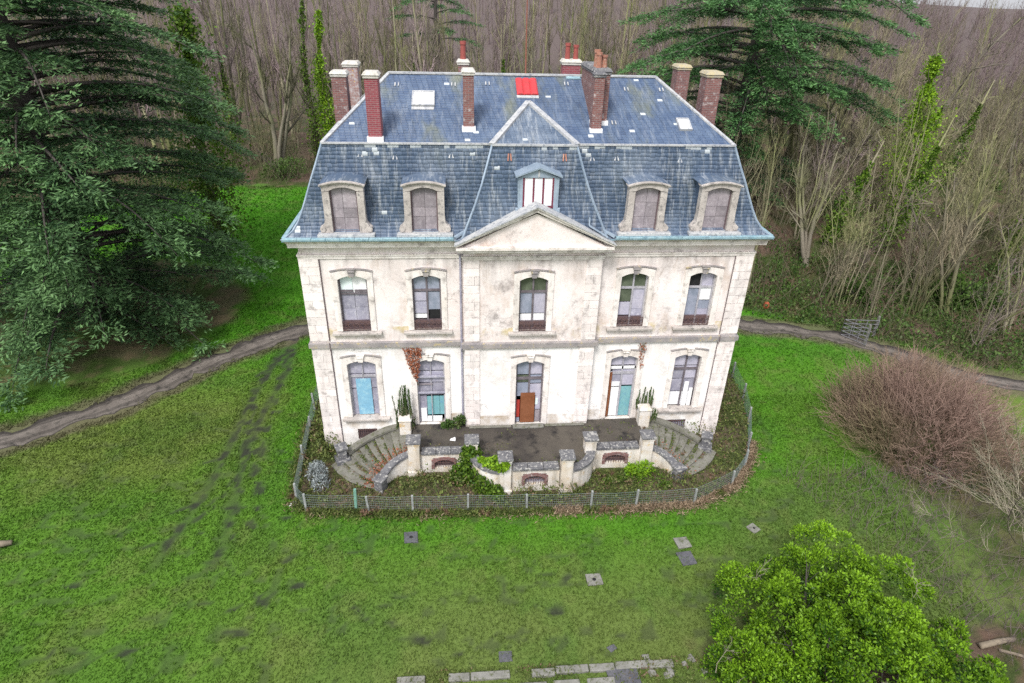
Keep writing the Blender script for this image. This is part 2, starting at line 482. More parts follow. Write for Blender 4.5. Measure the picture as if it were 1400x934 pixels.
def slate_mat(name, lo_, hi_, wear, moss, streak):
    m, nt, b = new_mat(name)
    p = pos(nt)
    t = tintn(nt)
    c = ramp(nt, t, 0.0, 1.0, rgb(lo_), rgb(hi_))
    c = mix(nt, ramp(nt, noise(nt, p, 0.7, 6, 0.65), 0.50, 0.72), c, wear)
    ms = ramp(nt, noise(nt, p, 0.75, 5, 0.6, (1, 0.4, 0.4)), 0.55, 0.72)
    c = mix(nt, mix(nt, 1.0, ms, (0.75, 0.75, 0.75), 'MULTIPLY'), c, moss)
    st = ramp(nt, noise(nt, p, 6.5, 7, 0.74, (1, 0.13, 0.13)), 0.50, 0.70)
    c = mix(nt, mix(nt, 1.0, st, (streak, streak, streak), 'MULTIPLY'), c, (0.38, 0.41, 0.44))
    dk = ramp(nt, noise(nt, p, 3.1, 5, 0.65, (1, 0.14, 0.14)), 0.55, 0.75)
    c = mix(nt, mix(nt, 1.0, dk, (0.7, 0.7, 0.7), 'MULTIPLY'), c, (0.05, 0.065, 0.085))
    c = mix(nt, 0.5, c, mix(nt, noise(nt, p, 22, 4, 0.7), (0.15, 0.15, 0.15), (0.9, 0.9, 0.9)), 'OVERLAY')
    gt = nd(nt, 'ShaderNodeMath', operation='GREATER_THAN')
    nt.links.new(t, gt.inputs[0])
    gt.inputs[1].default_value = 1.5
    c = mix(nt, gt.outputs[0], c, (0.50, 0.54, 0.57))
    nt.links.new(c, b.inputs['Base Color'])
    b.inputs['Roughness'].default_value = 0.55
    b.inputs['Specular IOR Level'].default_value = 0.4
    bump(nt, b, noise(nt, p, 40, 3), 0.2, 0.01)
    return m
M_slateu = slate_mat('blue_slate', (0.044, 0.076, 0.148), (0.084, 0.126, 0.205), (0.110, 0.155, 0.235), (0.170, 0.176, 0.095), 0.3)
M_slate = slate_mat('slate', (0.052, 0.082, 0.135), (0.100, 0.140, 0.205), (0.165, 0.205, 0.265), (0.11, 0.135, 0.15), 0.85)

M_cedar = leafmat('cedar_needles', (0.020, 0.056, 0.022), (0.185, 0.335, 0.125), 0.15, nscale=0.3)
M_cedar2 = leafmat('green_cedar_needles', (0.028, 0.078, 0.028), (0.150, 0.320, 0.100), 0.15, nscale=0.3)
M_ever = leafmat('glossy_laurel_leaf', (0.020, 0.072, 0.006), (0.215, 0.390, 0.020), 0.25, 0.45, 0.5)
M_ivy = leafmat('ivy_leaf', (0.035, 0.085, 0.012), (0.13, 0.22, 0.02), 0.2)
M_ivyb = leafmat('bright_ivy_leaf', (0.075, 0.17, 0.012), (0.26, 0.43, 0.022), 0.2)
M_dkgreen = leafmat('bramble_leaf', (0.026, 0.060, 0.014), (0.100, 0.180, 0.036), 0.2, third=(0.12, 0.105, 0.05))
M_weed = leafmat('weed_leaf', (0.050, 0.072, 0.022), (0.17, 0.21, 0.055), 0.2, nscale=1.1, third=(0.20, 0.125, 0.085), t3=(.53, .64))
M_straw = leafmat('dry_straw', (0.20, 0.14, 0.09), (0.38, 0.29, 0.20), 0.2, nscale=0.9)
M_euph = leafmat('spiky_leaf', (0.035, 0.075, 0.02), (0.10, 0.18, 0.05), 0.1)
M_creep = leafmat('russet_creeper', (0.20, 0.055, 0.025), (0.40, 0.16, 0.09), 0.1)
M_silver = leafmat('silver_foliage', (0.16, 0.19, 0.19), (0.34, 0.37, 0.37), 0.1)
M_bark = barkmat('grey_bark', (0.055, 0.048, 0.045), (0.095, 0.085, 0.075))
M_stem = barkmat('olive_stem_bark', (0.15, 0.135, 0.095), (0.25, 0.225, 0.16), (0.19, 0.20, 0.09), 0.45)
M_twig = barkmat('olive_twig', (0.20, 0.17, 0.115), (0.29, 0.25, 0.175), (0.23, 0.235, 0.105), 0.4)
M_twigp = barkmat('mauve_twig', (0.24, 0.180, 0.185), (0.345, 0.270, 0.270), (0.24, 0.215, 0.155), .4)
M_pstem = barkmat('pale_branch_bark', (0.13, 0.115, 0.09), (0.22, 0.195, 0.155), (0.15, 0.155, 0.075), .35)
M_brush = barkmat('brushwood', (0.16, 0.13, 0.095), (0.24, 0.20, 0.145), (0.17, 0.19, 0.085))
M_bushtw = barkmat('russet_twig', (0.24, 0.160, 0.130), (0.35, 0.245, 0.200), (0.23, 0.185, 0.115), 0.1)
M_lichtw = barkmat('lichened_twig', (0.25, 0.225, 0.16), (0.33, 0.30, 0.23))

def ground_mat(name, attr=True):
    m, nt, b = new_mat(name)
    p = pos(nt)
    a = nt.nodes.new('ShaderNodeAttribute')
    a.attribute_name = 'tone'
    c = a.outputs['Color']
    c = mix(nt, 0.6, c, mix(nt, noise(nt, p, 6, 6, 0.7), (0.1, 0.1, 0.1), (0.9, 0.9, 0.9)), 'OVERLAY')
    c = mix(nt, 0.5, c, mix(nt, noise(nt, p, 34, 4, 0.7), (0.15, 0.15, 0.15), (0.85, 0.85, 0.85)), 'OVERLAY')
    nt.links.new(c, b.inputs['Base Color'])
    b.inputs['Roughness'].default_value = 0.95
    b.inputs['Specular IOR Level'].default_value = 0.1
    bump(nt, b, noise(nt, p, 14, 6, 0.75), 0.7, 0.06)
    return m
M_ground = ground_mat('turf_and_litter')
def blade_mat():
    m, nt, b = new_mat('grass_blade')
    a = nt.nodes.new('ShaderNodeAttribute')
    a.attribute_name = 'tone'
    nt.links.new(a.outputs['Color'], b.inputs['Base Color'])
    b.inputs['Roughness'].default_value = 0.6
    b.inputs['Specular IOR Level'].default_value = 0.2
    t = nd(nt, 'ShaderNodeBsdfTranslucent')
    nt.links.new(a.outputs['Color'], t.inputs['Color'])
    ms = nd(nt, 'ShaderNodeMixShader')
    ms.inputs[0].default_value = 0.3
    nt.links.new(b.outputs[0], ms.inputs[1])
    nt.links.new(t.outputs[0], ms.inputs[2])
    nt.links.new(ms.outputs[0], nt.nodes['Material Output'].inputs['Surface'])
    return m
M_blade = blade_mat()
M_track = surf('gravel_track', (0.070, 0.060, 0.052), (0.110, 0.096, 0.084), (0.028, 0.026, 0.022), scale=1.2, fine=30, bmp=0.9, tint=.6)

# ------------------------------------------------------------------ terrain
def gpt(px, py, z=0.0):      # where the sight line through a photo pixel meets height z
    d = fw * FPX + r2 * (px - 700) - u2 * (py - 467)
    p = CAM + d * ((z - CAM[2]) / d[2])
    return p
EDGE_X = [-90, -34, -26, -16, 8, 12.5, 16, 22, 26, 30, 40, 90]
EDGE_Y = [30, 38, 43, 43.5, 46, 30, 13.2, 10.0, 6.5, 5.0, 0.0, -26]
def wood_edge(x): return np.interp(x, EDGE_X, EDGE_Y)
def terrain(x, y):
    x, y = np.asarray(x, float), np.asarray(y, float)
    az = np.arctan2(x + 3, y + 23)
    hill = 23 - 15 * sstep(0.50, 0.66, az)
    d = np.hypot(x + 3, y + 23)
    z = hill * sstep(75, 290, d) * sstep(20, 60, y + 0.3 * np.abs(x))
    z = z + 2.6 * sstep(0.5, 16, y - wood_edge(x)) * sstep(12, 22, x)
    return z + 0.05 * (fbm(x * 0.35, y * 0.35, 3) - 0.5) * sstep(12, 16, np.maximum(np.abs(x), np.abs(y) * 1.1))
FENCE = [(-9.2, 9.5), (-10.05, 5.6), (-10.08, 2.84), (-9.95, 1.0), (-9.8, -1.2), (-9.62, -3.5), (-9.1, -4.15), (-7.16, -4.27), (-6.63, -4.36), (-4.91, -4.48), (-2.74, -4.52),
         (-0.4, -4.61), (2.17, -4.68), (4.0, -4.7), (6.46, -4.63), (8.45, -3.66), (9.5, -2.5), (10.2, -1.2), (10.99, 0.6), (11.6, 2.77), (11.9, 4.87), (11.6, 8.0)]
def inside(poly, x, y):
    r = np.zeros(x.shape, bool)
    n = len(poly)
    for i in range(n):
        (xa, ya), (xb, yb) = poly[i], poly[(i + 1) % n]
        c = ((ya > y) != (yb > y)) & (x < (xb - xa) * (y - ya) / (yb - ya + 1e-12) + xa)
        r ^= c
    return r
def dline(pts, x, y):
    d = np.full(x.shape, 1e9)
    for (xa, ya), (xb, yb) in zip(pts[:-1], pts[1:]):
        ux, uy = xb - xa, yb - ya
        t = np.clip(((x - xa) * ux + (y - ya) * uy) / (ux * ux + uy * uy), 0, 1)
        d = np.minimum(d, np.hypot(x - xa - t * ux, y - ya - t * uy))
    return d
TRACK = [(-44, -9.5), (-33, -3.6), (-23.5, 1.0), (-20.0, 3.4), (-16.1, 8.2), (-12.4, 11.5), (-7, 13.3), (0, 14.0), (8, 13.2), (14.8, 10.9), (18.1, 10.1), (20.8, 8.9), (25.6, 3.9), (28, 3.2), (36, -1.0), (50, -8)]
RUTS = [[gpt(*p)[:2] for p in q] for q in (
    [(402, 455), (372, 500), (345, 545), (318, 600), (288, 660), (250, 720), (212, 772)],
    [(404, 462), (392, 510), (362, 560), (335, 620), (318, 690), (300, 760)],
    [(350, 545), (325, 650), (285, 700), (240, 735)], [(395, 470), (375, 560), (350, 640), (345, 720)])]
_mr = random.Random(5)
BLOBS = []
for k, q in enumerate(RUTS):
    for (xa, ya), (xb, yb) in zip(q[:-1], q[1:]):
        L = math.hypot(xb - xa, yb - ya)
        for i in range(max(1, int(L / .16))):
            if _mr.random() < (.34 if k < 2 else .55): continue
            t = _mr.random()
            BLOBS.append((xa + (xb - xa) * t + _mr.gauss(0, .10), ya + (yb - ya) * t + _mr.gauss(0, .10), _mr.uniform(.08, .2), _mr.uniform(.15, .40), math.atan2(yb - ya, xb - xa) + _mr.gauss(0, .3), _mr.uniform(.65, 1)))
for i in range(75):     # scattered pits, thickest at left centre and in front
    u = _mr.random()
    cx_, cy_, sx_, sy_ = ((-12.5, -3.5, 2.4, 2.6) if u < .45 else ((-1.5, -8.4, 5.5, 1.3) if u < .8 else (-12, -9, 5, 2)))
    BLOBS.append((_mr.gauss(cx_, sx_), _mr.gauss(cy_, sy_), _mr.uniform(.06, .16), _mr.uniform(.12, .45), _mr.gauss(0, .5), _mr.uniform(.5, .95)))
def mudmask(x, y):
    m = np.zeros(x.shape)
    near = np.flatnonzero((np.abs(x + 8) < 18) & (np.abs(y) < 15))
    xn, yn = x[near], y[near]
    wob = .6 + .8 * fbm(xn * 3.1, yn * 3.1, 15)
    mm = np.zeros(xn.shape)
    for (bx, by, ra, rb_, an, st) in BLOBS:
        k = np.flatnonzero((np.abs(xn - bx) < .8) & (np.abs(yn - by) < .8))
        if not len(k): continue
        dx_, dy_ = xn[k] - bx, yn[k] - by
        u, v = dx_ * math.cos(an) + dy_ * math.sin(an), -dx_ * math.sin(an) + dy_ * math.cos(an)
        mm[k] = np.maximum(mm[k], st * sstep(1.5, .6, np.hypot(u / rb_, v / ra) / wob[k]))
    for q in RUTS[:2]:
        mm = np.maximum(mm, .55 * np.exp(-(dline(q, xn, yn) / .28) ** 2) * sstep(.3, .6, wob - .3))
    m[near] = mm
    m = np.maximum(m, 0.5 * sstep(0.63, 0.69, fbm(x * 1.9, y * 2.3, 29)) * sstep(6, -3, y))
    return np.clip(m, 0, 1)
def tone(x, y):
    x, y = np.asarray(x, float), np.asarray(y, float)
    def C(c): return np.array(c)[None, :]
    def mx(a, b, t): return a * (1 - t[:, None]) + b * t[:, None]
    n1, n2, n3 = fbm(x * 0.16, y * 0.16, 1), fbm(x * 0.55, y * 0.55, 5), fbm(x * 1.7, y * 1.7, 9)
    c = mx(C((0.088, 0.190, 0.022)), C((0.124, 0.178, 0.036)), sstep(0.35, 0.65, n1))
    c = mx(c, C((0.058, 0.215, 0.010)), sstep(2, 10, y) * 0.85)
    c = mx(c, C((0.072, 0.205, 0.014)), 0.7 * np.exp(-((dline(FENCE, x, y) - 0.9) / 0.9) ** 2))
    c = mx(c, C((0.122, 0.164, 0.044)), 0.85 * sstep(-5.5, -10, y) * sstep(-14, -2, x))
    c = mx(c, C((0.094, 0.144, 0.036)), 0.7 * sstep(5, 9, x) * sstep(-2, -5, y))
    c = mx(c, C((0.064, 0.140, 0.024)), 0.4 * sstep(0.52, 0.70, n2))
    c = mx(c, C((0.135, 0.175, 0.048)), 0.4 * sstep(0.55, 0.7, n3))
    c = mx(c, C((0.030, 0.029, 0.027)), 0.95 * mudmask(x, y))
    # earth beside the tracks
    dt = dline(TRACK, x, y)
    c = mx(c, C((0.125, 0.105, 0.072)), 0.8 * sstep(1.7, 1.0, dt + 0.8 * (n3 - 0.5)))
    # litter under the cedar, the wood, the shrubs
    lit = mx(C((0.105, 0.075, 0.055)), C((0.048, 0.068, 0.020)), sstep(0.38, 0.56, n2))
    lit = mx(lit, C((0.150, 0.095, 0.070)), 0.6 * sstep(0.5, 0.66, n3))
    e = y - wood_edge(x) + 2.2 * (n2 - 0.5) * 2
    dc = np.hypot(x + 26, y - 14)
    wood = np.maximum(sstep(-1.2, 0.8, e), 0.85 * sstep(9.8, 8.2, dc + 2 * (n2 - 0.5)))
    wood = np.maximum(wood, 0.8 * sstep(1.0, 0.7, np.hypot((x - 19.8) / 5.2, (y + .8) / 5.6) + 0.35 * (n2 - 0.5)))
    wood = np.maximum(wood, .6 * sstep(14.5, 18.5, x + 0.35 * (y + 8) + 8 * (n2 - 0.5)) * sstep(-2.5, -6, y))
    wood = np.maximum(wood, sstep(4.2, 5.0, x + 2 * (n3 - 0.5)) * sstep(-10.4, -11.0, y))
    c = mx(c, lit, wood)
    # yard inside the fence and the rank strip outside it
    yard = inside(FENCE, x, y)
    yc = mx(C((0.115, 0.092, 0.062)), C((0.060, 0.075, 0.026)), sstep(0.4, 0.6, n2))
    c = np.where(yard[:, None], yc, c)
    # bare far hillside
    far = sstep(70, 150, np.hypot(x + 3, y + 23)) * sstep(30, 60, y + 0.3 * np.abs(x))
    c = mx(c, C((0.122, 0.098, 0.092)), far)
    return np.clip(c, 0.004, 1)

def axis(lo, hi, step, reach, more=None):
    a = list(np.arange(lo, hi + 1e-6, step))
    if more: a += list(np.arange(hi + more[1], more[0], more[1]))
    s, v = (more[1] if more else step), a[-1]
    R_, L_ = [], []
    while v < reach:
        s *= 1.22; v += s; R_.append(v)
    s, v = step, a[0]
    while v > -reach:
        s *= 1.22; v -= s; L_.append(v)
    return np.array(L_[::-1] + a + R_)
gx, gy = axis(-32, 32, 0.17, 1500, (60, .7)), axis(-14, 15, 0.16, 1500, (75, .7))
X, Y = np.meshgrid(gx, gy)
Zg = terrain(X, Y) - .05 * mudmask(X.ravel(), Y.ravel()).reshape(X.shape)
nx, ny = len(gx), len(gy)
ii = (np.arange(ny - 1)[:, None] * nx + np.arange(nx - 1)[None, :]).ravel()
gm = np_mesh('ground', np.stack([X, Y, Zg], -1), np.stack([ii, ii + 1, ii + 1 + nx, ii + nx], 1), M_ground, smooth=True)
tc = tone(X.ravel(), Y.ravel())
ga = gm.attributes.new('tone', 'FLOAT_COLOR', 'POINT')
ga.data.foreach_set('color', np.concatenate([tc, np.ones((len(tc), 1))], 1).astype(np.float32).ravel())
tag(link(gm, 'ground'), kind='structure')

# the stony track that passes behind the house
tp = np.array(TRACK, float)
seg = np.r_[0, np.cumsum(np.hypot(*np.diff(tp, axis=0).T))]
ts = np.arange(0, seg[-1], 0.35)
def smooth_path(pts, s, seg_):
    xs, ys = np.interp(s, seg_, pts[:, 0]), np.interp(s, seg_, pts[:, 1])
    k = np.ones(13) / 13
    return np.convolve(np.pad(xs, 6, 'edge'), k, 'valid'), np.convolve(np.pad(ys, 6, 'edge'), k, 'valid')
tx, ty = smooth_path(tp, ts, seg)
dx, dy = np.gradient(tx), np.gradient(ty)
L_ = np.hypot(dx, dy); ox, oy = -dy / L_, dx / L_
lat = np.array([-1.0, -0.82, -0.55, -0.3, 0.0, 0.3, 0.55, 0.82, 1.0])
hz = np.array([-0.05, 0.025, 0.012, 0.035, 0.045, 0.035, 0.012, 0.025, -0.05])
wl = 0.80 + 0.75 * (fbm(ts * 1.3, ts * 0 + 3, 2) - 0.5) * 2
wr = 0.80 + 0.75 * (fbm(ts * 1.3, ts * 0 + 9, 4) - 0.5) * 2
ww = np.where(lat[None, :] < 0, wl[:, None], wr[:, None])
TX, TY = tx[:, None] + ox[:, None] * lat * ww, ty[:, None] + oy[:, None] * lat * ww
TZ = terrain(TX, TY) + hz
n_, k_ = TX.shape
ii = (np.arange(n_ - 1)[:, None] * k_ + np.arange(k_ - 1)[None, :]).ravel()
tag(link(np_mesh('gravel_track', np.stack([TX, TY, TZ], -1), np.stack([ii, ii + 1, ii + 1 + k_, ii + k_], 1)[:, ::-1], M_track, np.tile([.1, .75, .45, .95, 1.0, .5, .1, .0], n_ - 1), True), 'gravel_track'), kind='structure')

# ------------------------------------------------------------------ the chateau
H = tag(empty('chateau'), 'abandoned white stone country house with boarded windows and blue slate mansard roof', 'house')
YB = 10.8            # depth
BAY, PJ = 2.744, 0.28
def wall_holes(mb, x0, x1, z0, z1, y, th, holes):
    xs = sorted({x0, x1, *[h[0] for h in holes], *[h[1] for h in holes]})
    zs = sorted({z0, z1, *[h[2] for h in holes], *[h[3] for h in holes]})
    def hole(xm, zm): return any(h[0] < xm < h[1] and h[2] < zm < h[3] for h in holes)
    for a, b in zip(xs[:-1], xs[1:]):
        for c, d in zip(zs[:-1], zs[1:]):
            if not hole((a + b) / 2, (c + d) / 2):
                mb.add([(a, y, c), (b, y, c), (b, y, d), (a, y, d)], [(0, 1, 2, 3)])
                mb.add([(a, y + th, c), (b, y + th, c), (b, y + th, d), (a, y + th, d)], [(3, 2, 1, 0)])
    for a, b, c, d in holes + [(x0, x1, z0, z1)]:
        mb.add([(a, y, c), (a, y + th, c), (a, y + th, d), (a, y, d)], [(0, 1, 2, 3)])
        mb.add([(b, y, c), (b, y + th, c), (b, y + th, d), (b, y, d)], [(3, 2, 1, 0)])
        mb.add([(a, y, c), (b, y, c), (b, y + th, c), (a, y + th, c)], [(0, 1, 2, 3)])
        mb.add([(a, y, d), (b, y, d), (b, y + th, d), (a, y + th, d)], [(3, 2, 1, 0)])
    return mb
# windows: cx, z0, z1, w, y, kind
COLS = [-7.11, -4.225, 0.05, 4.235, 7.10]
WIN = []
for k, cx in enumerate(COLS):
    WIN.append((k, 1, cx, 5.86, 8.30, 1.14, 0.0 if k != 2 else -PJ))
    z0 = 1.55 if k in (0, 4) else 1.08
    WIN.append((k, 0, cx, z0, 4.42, 1.20, 0.0 if k != 2 else -PJ))
CELLAR = [(-7.15, 0.28, 0.86, 0.86), (7.06, 0.28, 0.86, 0.94)]
def wh(sel): return [(w[2] - w[5] / 2 - 0.09, w[2] + w[5] / 2 + 0.09, w[3] - 0.05, w[4] + 0.08) for w in WIN if w[0] in sel]
mb = MB()
wall_holes(mb, -9.0, -BAY, -0.3, 9.90, 0.0, 0.4, wh((0, 1)) + [(-7.58, -6.72, 0.28, 0.86)])
mb.build('facade_wall', M_wall, H)
mb = MB()
wall_holes(mb, BAY, 9.0, -0.3, 9.90, 0.0, 0.4, wh((3, 4)) + [(6.59, 7.53, 0.28, 0.86)])
mb.build('facade_wall', M_wall, H)
mb = MB()
wall_holes(mb, -BAY, BAY, -0.3, 9.90, -PJ, 0.4, wh((2,)))
mb.build('bay_wall', M_wall, H)
for s in (-1, 1):
    MB().box(min(s * 9.0, s * 8.6), max(s * 9.0, s * 8.6), 0.4, YB, -0.3, 9.9).build('side_wall', M_wall, H)
MB().box(-8.6, 8.6, YB - 0.4, YB, -0.3, 9.9).build('rear_wall', M_wall, H)
MB().box(-8.6, 8.6, 0.41, YB - 0.41, 5.0, 5.2).build('upper_floor', M_dark, H)

# quoin stones: full-width courses with an occasional upright joint
def quoins(xa, xb, y, wrap, z0, z1, n):
    h = (z1 - z0) / n
    for i in range(n):
        a, b = z0 + i * h + 0.007, z0 + (i + 1) * h - 0.007
        cuts = [xa, xb]
        if i % 3 == 1: cuts = [xa, xa + (xb - xa) * random.uniform(0.32, 0.68), xb]
        for c, d in zip(cuts[:-1], cuts[1:]):
            pr = 0.045 + random.uniform(-0.006, 0.006)
            mb = MB()
            t = random.random()
            x0, x1 = c + (0.006 if c != xa else 0), d - (0.006 if d != xb else 0)
            y1 = y + 0.02
            if wrap < 0 and c == xa: x0 -= 0.05; y1 = y + (0.75 if i % 2 else 0.45)
            if wrap > 0 and d == xb: x1 += 0.05; y1 = y + (0.75 if i % 2 else 0.45)
            if wrap and y1 > y + 0.1:
                if wrap < 0: mb.prism([(x0, y - pr), (x1, y - pr), (x1, y + 0.02), (xa + 0.02, y + 0.02), (xa + 0.02, y1), (x0, y1)], a, b, 'z', t)
                else: mb.prism([(x0, y - pr), (x1, y - pr), (x1, y1), (xb - 0.02, y1), (xb - 0.02, y + 0.02), (x0, y + 0.02)], a, b, 'z', t)
            else: mb.box(x0, x1, y - pr, y1, a, b, t)
            mb.build('quoin_stone', M_quoin, H)
for a, b in ((0.95, 5.10), (5.42, 9.05)):
    n = 12 if a < 2 else 10
    quoins(-9.0, -8.30, 0.0, -1, a, b, n)
    quoins(8.30, 9.0, 0.0, 1, a, b, n)
    quoins(-BAY, -2.12, -PJ, 0, a + (0.2 if a < 2 else 0), b, n)
    quoins(2.12, BAY, -PJ, 0, a + (0.2 if a < 2 else 0), b, n)
# plinth blocks at the foot of the corners
for s in (-1, 1):
    for i in range(3):
        z = -0.1 + i * 0.35
        MB().box(min(s * 9.06, s * 8.28), max(s * 9.06, s * 8.28), -0.07, 0.7, z + 0.006, z + 0.344, random.random()).build('plinth_stone', M_quoin, H)

def band(name, z0, z1, out, mat, top=0.0, bevel=0.0):
    """moulding that runs along the front, round the bay and along both sides"""
    mb = MB()
    path = [(-9 - out, YB), (-9 - out, -out), (-BAY - out, -out), (-BAY - out, -PJ - out), (BAY + out, -PJ - out), (BAY + out, -out), (9 + out, -out), (9 + out, YB)]
    inn = [(-8.9, YB), (-8.9, 0.1), (-BAY + 0.1, 0.1), (-BAY + 0.1, -PJ + 0.1), (BAY - 0.1, -PJ + 0.1), (BAY - 0.1, 0.1), (8.9, 0.1), (8.9, YB)]
    for i in range(7):
        a, b, c, d = path[i], path[i + 1], inn[i + 1], inn[i]
        mb.hexa([(*a, z0), (*b, z0), (*c, z0), (*d, z0), (*a, z1 - top), (*b, z1 - top), (*c, z1), (*d, z1)])
    return mb.build(name, mat, H)
band('string_course', 5.12, 5.37, 0.13, M_string, 0.05)
band('string_course_fillet', 5.04, 5.117, 0.06, M_trim)
band('architrave_band', 9.02, 9.13, 0.055, M_trim)
band('architrave_band', 9.133, 9.19, 0.085, M_trim)
# main cornice (stops at the pediment)
def cornice(name, z0, z1, o0, o1, mat):
    for s in (-1, 1):
        mb = MB()
        p = [(s * (BAY - 0.05), 0.05, z0), (s * 9.0, 0.05, z0), (s * 9.0, YB, z0)]
        def ring(o, z): return [(s * (BAY - 0.05), -o, z), (s * (9.0 + o * .66), -o, z), (s * (9.0 + o * .66), YB, z)]
        a, b = ring(o0, z0), ring(o1, z1)
        q = [(s * (BAY - 0.05), 0.05), (s * 8.9, 0.05), (s * 8.9, YB)]
        for i in range(2):
            lo = [a[i], a[i + 1], (*q[i + 1], z0), (*q[i], z0)]
            hi = [b[i], b[i + 1], (*q[i + 1], z1), (*q[i], z1)]
            mb.hexa(lo + hi if s > 0 else [lo[1], lo[0], lo[3], lo[2], hi[1], hi[0], hi[3], hi[2]])
        mb.build(name, mat, H)
cornice('cornice_bed_mould', 9.50, 9.60, 0.06, 0.20, M_trim)
cornice('cornice_corona', 9.603, 9.78, 0.40, 0.42, M_trim)
cornice('cornice_cyma', 9.783, 9.90, 0.44, 0.56, M_trim)
cornice('eaves_flashing', 9.903, 9.94, 0.60, 0.60, M_gutter)

# pediment
PY = -0.86
mb = MB()
mb.box(-BAY - 0.06, BAY + 0.06, PY + 0.30, -PJ + 0.1, 9.40, 9.475)
mb.box(-BAY - 0.22, BAY + 0.22, PY + 0.12, -PJ + 0.1, 9.478, 9.60)
mb.box(-BAY - 0.28, BAY + 0.28, PY + 0.02, -PJ + 0.1, 9.603, 9.70)
mb.build('pediment_cornice', M_trim, H)
MB().prism([(-2.7, 9.70), (2.7, 9.70), (0, 11.02)], -PJ - 0.36, 0.6, 'y').build('tympanum', M_wall, H)
AP = 11.27
for s in (-1, 1):
    mb = MB()
    for (dz0, dz1, y0) in ((-0.30, -0.20, PY + 0.22), (-0.197, -0.06, PY + 0.08), (-0.057, 0.0, PY)):
        e = s * (BAY + 0.28)
        k = (AP - 9.80) / (BAY + 0.28)
        def zz(x, dz): return AP - k * abs(x) + dz
        P_ = [(0, zz(0, dz0)), (e, max(zz(e, dz0), 9.703)), (e, max(zz(e, dz1), 9.72)), (0, zz(0, dz1))]
        mb.prism(P_ if s < 0 else P_[::-1], y0, -PJ + 0.05, 'y')
    mb.build('raking_cornice', M_trim, H)
    mb = MB()
    e = s * (BAY + 0.33)
    P_ = [(0, AP + 0.003), (e, 9.80 - 0.01), (e, 9.83), (0, AP + 0.045)]
    mb.prism(P_ if s < 0 else P_[::-1], PY - 0.04, 0.7, 'y')
    mb.build('pediment_flashing', M_flash, H)
    # little slated roof slopes behind the pediment come with the pavilion below

# ------------------------------------------------------------------ windows
def arch_pts(cx, w, z1, rise, n=8, grow=0.0):
    R = (w * w / 4 + rise * rise) / (2 * rise)
    zc = z1 - R
    a = math.asin(w / 2 / R)
    return [(cx + (R + grow) * math.sin(-a + 2 * a * i / n), zc + (R + grow) * math.cos(-a + 2 * a * i / n)) for i in range(n + 1)]
PAN = {}      # u0,u1,v0,v1,material,name,dy
PAN[(0, 1)] = [(0, .47, .66, 1, M_pale, 'board', 0), (.47, 1, .66, 1, M_white, 'board', 0), (0, .5, .38, .65, M_board, 'board', 0), (.5, 1, .40, .65, M_board, 'board', .01), (0, .5, .16, .38, M_board, 'board', .008), (.5, 1, .16, .40, M_board, 'board', .012)]
PAN[(1, 1)] = [(0, 1, .94, 1, M_brown, 'board', -.01), (0, 1, .68, .94, M_gblue, 'pane', 0), (0, .5, .50, .67, M_glil, 'pane', 0), (0, .5, .27, .49, M_board, 'pane', 0), (0, .5, .18, .26, M_white, 'board', 0), (.5, 1, .34, .67, M_gblue, 'pane', 0), (.55, 1, .16, .34, M_black, 'pane', .03)]
PAN[(2, 1)] = [(0, .5, .72, 1, M_gdark, 'pane', 0), (.5, 1, .72, 1, M_gdark, 'pane', .004), (0, .5, .30, .70, M_gblue, 'pane', 0), (.5, 1, .30, .70, M_glil, 'pane', .003), (0, .5, .16, .29, M_gwhite, 'pane', 0), (.5, 1, .16, .29, M_gwhite, 'pane', .004)]
PAN[(3, 1)] = [(0, .5, .72, 1, M_gdark, 'pane', 0), (.5, 1, .72, 1, M_gdark, 'pane', .004), (0, .5, .44, .70, M_gdark, 'pane', 0), (.5, 1, .30, .70, M_glil, 'pane', 0), (0, .5, .18, .43, M_glil, 'pane', .004), (.5, 1, .16, .30, M_board, 'pane', 0)]
PAN[(4, 1)] = [(0, .5, .72, 1, M_black, 'pane', .04), (.5, 1, .72, 1, M_glil, 'pane', 0), (0, .5, .16, .70, M_gblue, 'pane', 0), (.5, 1, .45, .70, M_gwhite, 'pane', 0), (.5, 1, .28, .44, M_gblue, 'pane', 0), (.5, 1, .16, .28, M_glil, 'pane', .004)]  # the white pane is a bright reflection painted as pane colour
PAN[(0, 0)] = [(0, .5, .74, 1, M_board, 'board', 0), (.5, 1, .74, 1, M_board, 'board', .006), (0, .5, .48, .73, M_board, 'board', .01), (.5, 1, .48, .73, M_board, 'board', .004), (0, .5, 0, .47, M_board, 'board', 0), (.5, 1, 0, .47, M_board, 'board', .006), (.22, .76, 0.01, .66, M_blue, 'board', -.06)]
PAN[(1, 0)] = [(0, .5, .80, 1, M_board, 'board', 0), (.5, 1, .80, 1, M_board, 'board', .006), (0, .5, .62, .79, M_board, 'board', .01), (.5, 1, .62, .79, M_board, 'board', .004), (0, .5, .42, .61, M_board, 'board', .002), (.5, 1, .42, .61, M_board, 'board', .008), (0, .32, 0, .41, M_board, 'board', 0), (.32, .56, .10, .40, M_teal, 'board', 0), (.56, .78, .10, .40, M_teal, 'board', .008), (.78, 1, .10, .40, M_teal, 'board', .002), (.08, .30, 0, .22, M_white, 'board', -.05), (.30, .86, 0, .09, M_white, 'board', -.05), (-.12, 1.2, .715, .75, M_board, 'plank', -.16), (-.12, 1.2, .47, .50, M_board, 'plank', -.16), (-.02, .55, .585, .61, M_dboard, 'plank', -.06)]
